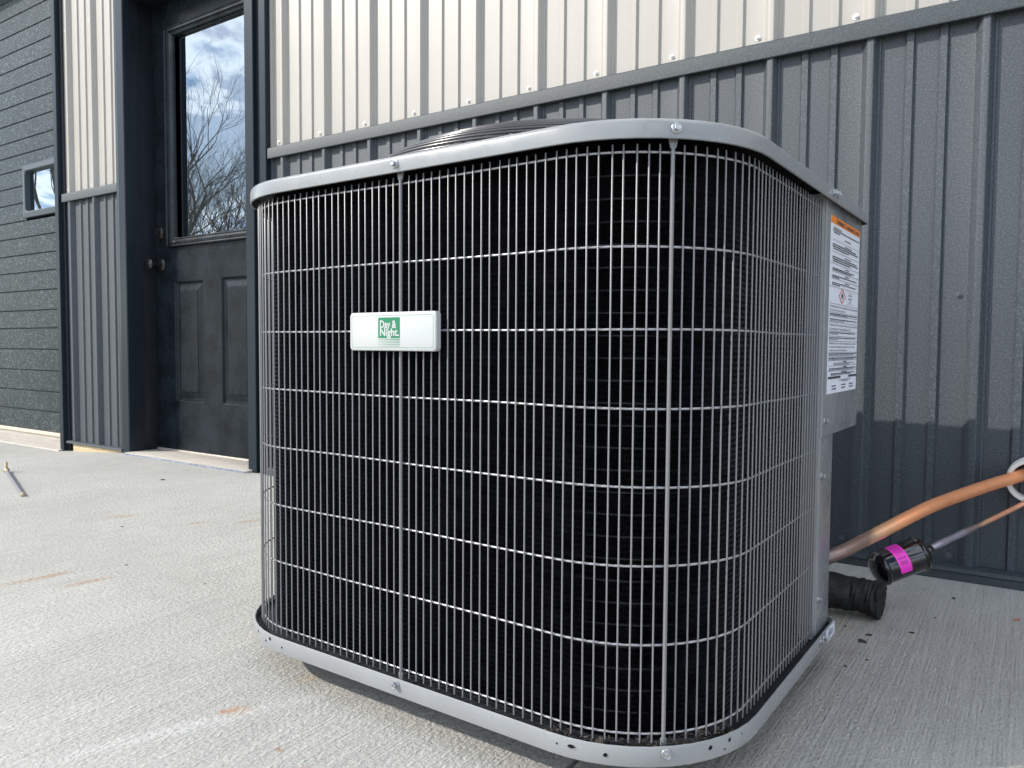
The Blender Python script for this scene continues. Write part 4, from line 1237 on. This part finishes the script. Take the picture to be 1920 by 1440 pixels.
def crumb(x, y, s, mat, seed, name, label, cat, group, flat_=0.45):
    r_ = random.Random(seed)
    bm = bmesh.new()
    bmesh.ops.create_icosphere(bm, subdivisions=2, radius=s)
    sx_ = r_.uniform(0.9, 1.9)
    rot = r_.uniform(0, PI)
    for v_ in bm.verts:
        f = 1 + r_.uniform(-0.38, 0.38)
        p = Vector((v_.co.x * sx_ * f, v_.co.y * f, v_.co.z * flat_ * f))
        v_.co = Matrix.Rotation(rot, 3, 'Z') @ p
    zmin = min(v_.co.z for v_ in bm.verts)
    mb_ = MB(); mb_.bm(bm, Matrix.Translation((x, y, gz(x) - zmin * 0.75)))
    bm.free()
    return mb_.build(name, mat, label=label, cat=cat, group=group, smooth=0)
for i, (x, y, s) in enumerate([(2.1512, -0.5406, 0.0058), (2.1560, -0.4990, 0.0036), (2.2182, -0.4419, 0.0030), (2.1119, -0.4745, 0.0022), (2.1478, -0.668, 0.0022), (2.2649, -0.1804, 0.0035), (2.172, -0.62, 0.0018), (2.245, -0.33, 0.0020)]):
    crumb(x, y, s, M_darkleaf, 40 + i, 'dirt_crumb', ['largest dark crumb of dirt on the shaded slab beside the base corner', 'dark crumb just behind the largest crumb on the shaded slab', 'dark crumb on the shaded slab in front of the black canister',
        'tiny dark crumb on the shaded slab close to the end of the base', 'tiny dark crumb nearest the base sticker on the shaded slab', 'dark crumb on the shaded slab nearest the base trim of the wall',
        'faint speck of dirt between the largest crumb and the base', 'faint speck of dirt out on the shaded slab below the canister'][i], 'dirt crumb', 'dark crumbs on the shaded slab')
crumb(2.3746, -0.2533, 0.0045, simple('clay', (0.40, 0.18, 0.12), 0.9), 77, 'clay_crumb', 'reddish crumb of clay on the shaded slab below the pipes', 'clay crumb', None)
for i, (x, y, s) in enumerate([(-0.3182, -0.3318, 0.007), (0.2864, -0.8235, 0.0035), (0.66, -1.02, 0.0025), (0.93, -1.0, 0.002), (0.48, -0.9, 0.002)]):
    crumb(x, y, s, M_darkleaf, 60 + i, 'dirt_crumb', ['flat dark crumb on the sunlit slab nearest the entrance door', 'dark crumb on the sunlit slab halfway from the door to the clay smears', 'dark crumb on the sunlit slab nearest the left side of the air conditioner cage',
        'small dark crumb on the sunlit slab close to the left corner of the base', 'small dark crumb on the sunlit slab near the two long clay smears'][i], 'dirt crumb', 'dark crumbs on the sunlit slab', 0.25)

# ------------------------------------------------------------------ bare trees across the yard, seen in the glass
def tree(name, x, y, h, seed, label, spread=0.5, r0=None, levels=6, minlen=0.16, lean=0.0):
    r_ = random.Random(seed)
    tr = MB(); br = MB()
    r0 = r0 or h * 0.014
    root = Vector((x, y, -0.16))
    def grow(p, d, ln, r, lv):
        n = 4 if lv == 0 else 3
        pts = [p]; rad = [r]
        dd = d.copy()
        for i in range(n):
            dd = (dd + Vector((r_.uniform(-1, 1), r_.uniform(-1, 1), r_.uniform(-0.3, 0.7))) * (0.13 if lv < 2 else 0.22)).normalized()
            pts.append(pts[-1] + dd * ln / n); rad.append(r * (1 - 0.42 * (i + 1) / n))
        (tr if lv == 0 else br).tube(pts, rad, 7 if lv < 2 else (4 if lv < 4 else 3), caps=False)
        if lv >= levels or ln < minlen: return
        k = r_.choice([2, 3, 3]) if lv else 4
        for j in range(k):
            at = r_.uniform(0.45, 1.0) if j else 1.0
            idx = min(n - 1, int(at * n)); q = pts[idx].lerp(pts[idx + 1], at * n - idx if at < 1 else 1.0)
            a = r_.uniform(0, 2 * PI); s_ = r_.uniform(0.35, 0.95) * spread * 1.6
            u_ = dd.orthogonal().normalized(); v_ = dd.cross(u_)
            nd = (dd + (u_ * math.cos(a) + v_ * math.sin(a)) * s_ + Vector((0, 0, 0.12))).normalized()
            grow(q, nd, ln * r_.uniform(0.60, 0.82), rad[idx] * r_.uniform(0.55, 0.78), lv + 1)
    grow(root, Vector((lean, 0, 1)).normalized(), h * 0.30, r0, 0)
    T_ = empty(name, tuple(root), label=label, cat='tree')
    tr.build('trunk', M_bark, T_, off=tuple(root)); br.build('branches', M_bark, T_, off=tuple(root), smooth=0)
def pol(deg, dist): a = math.radians(deg); return (2.377 - dist * math.cos(a), 2.2 - dist * math.sin(a))
x, y = pol(31.2, 27.0); tree('bare_tree', x, y, 11.6, 101, 'tall bare tree reflected at the left of the door glass', levels=7)
x, y = pol(36.4, 30.0); tree('bare_tree', x, y, 10.2, 202, 'bare tree reflected at the right of the door glass', levels=7)
x, y = pol(33.9, 33.0); tree('bare_tree', x, y, 10.8, 303, 'slender bare tree reflected in the middle of the door glass', levels=7)
for i, (dg_, ds, h_) in enumerate([(31.4, 24, 7.8), (32.6, 26, 7.6), (33.6, 24, 7.2), (34.6, 26, 7.8), (35.6, 24, 7.3), (36.7, 26, 8.0), (37.8, 25, 7.8)]):
    x, y = pol(dg_, ds)
    t_ = tree('bare_shrub', x, y, h_, 400 + i, ['leftmost', 'second from the left', 'third from the left', 'middle', 'third from the right', 'second from the right', 'rightmost'][i] + ' of the leafless shrubs reflected low in the door glass', spread=0.75, levels=7, minlen=0.08)
for o in COL.objects:
    if o.name.startswith('bare_shrub'): o['group'] = 'leafless thicket reflected low in the door glass'; o['category'] = 'shrub'
x, y = pol(24.6, 20.0); tree('bare_tree', x, y, 9.6, 511, 'large pale bare tree reflected in the small garage window', r0=0.17, levels=6)
x, y = pol(22.2, 27.0); tree('bare_tree', x, y, 8.5, 612, 'bare tree behind the large one reflected in the garage window', levels=6)
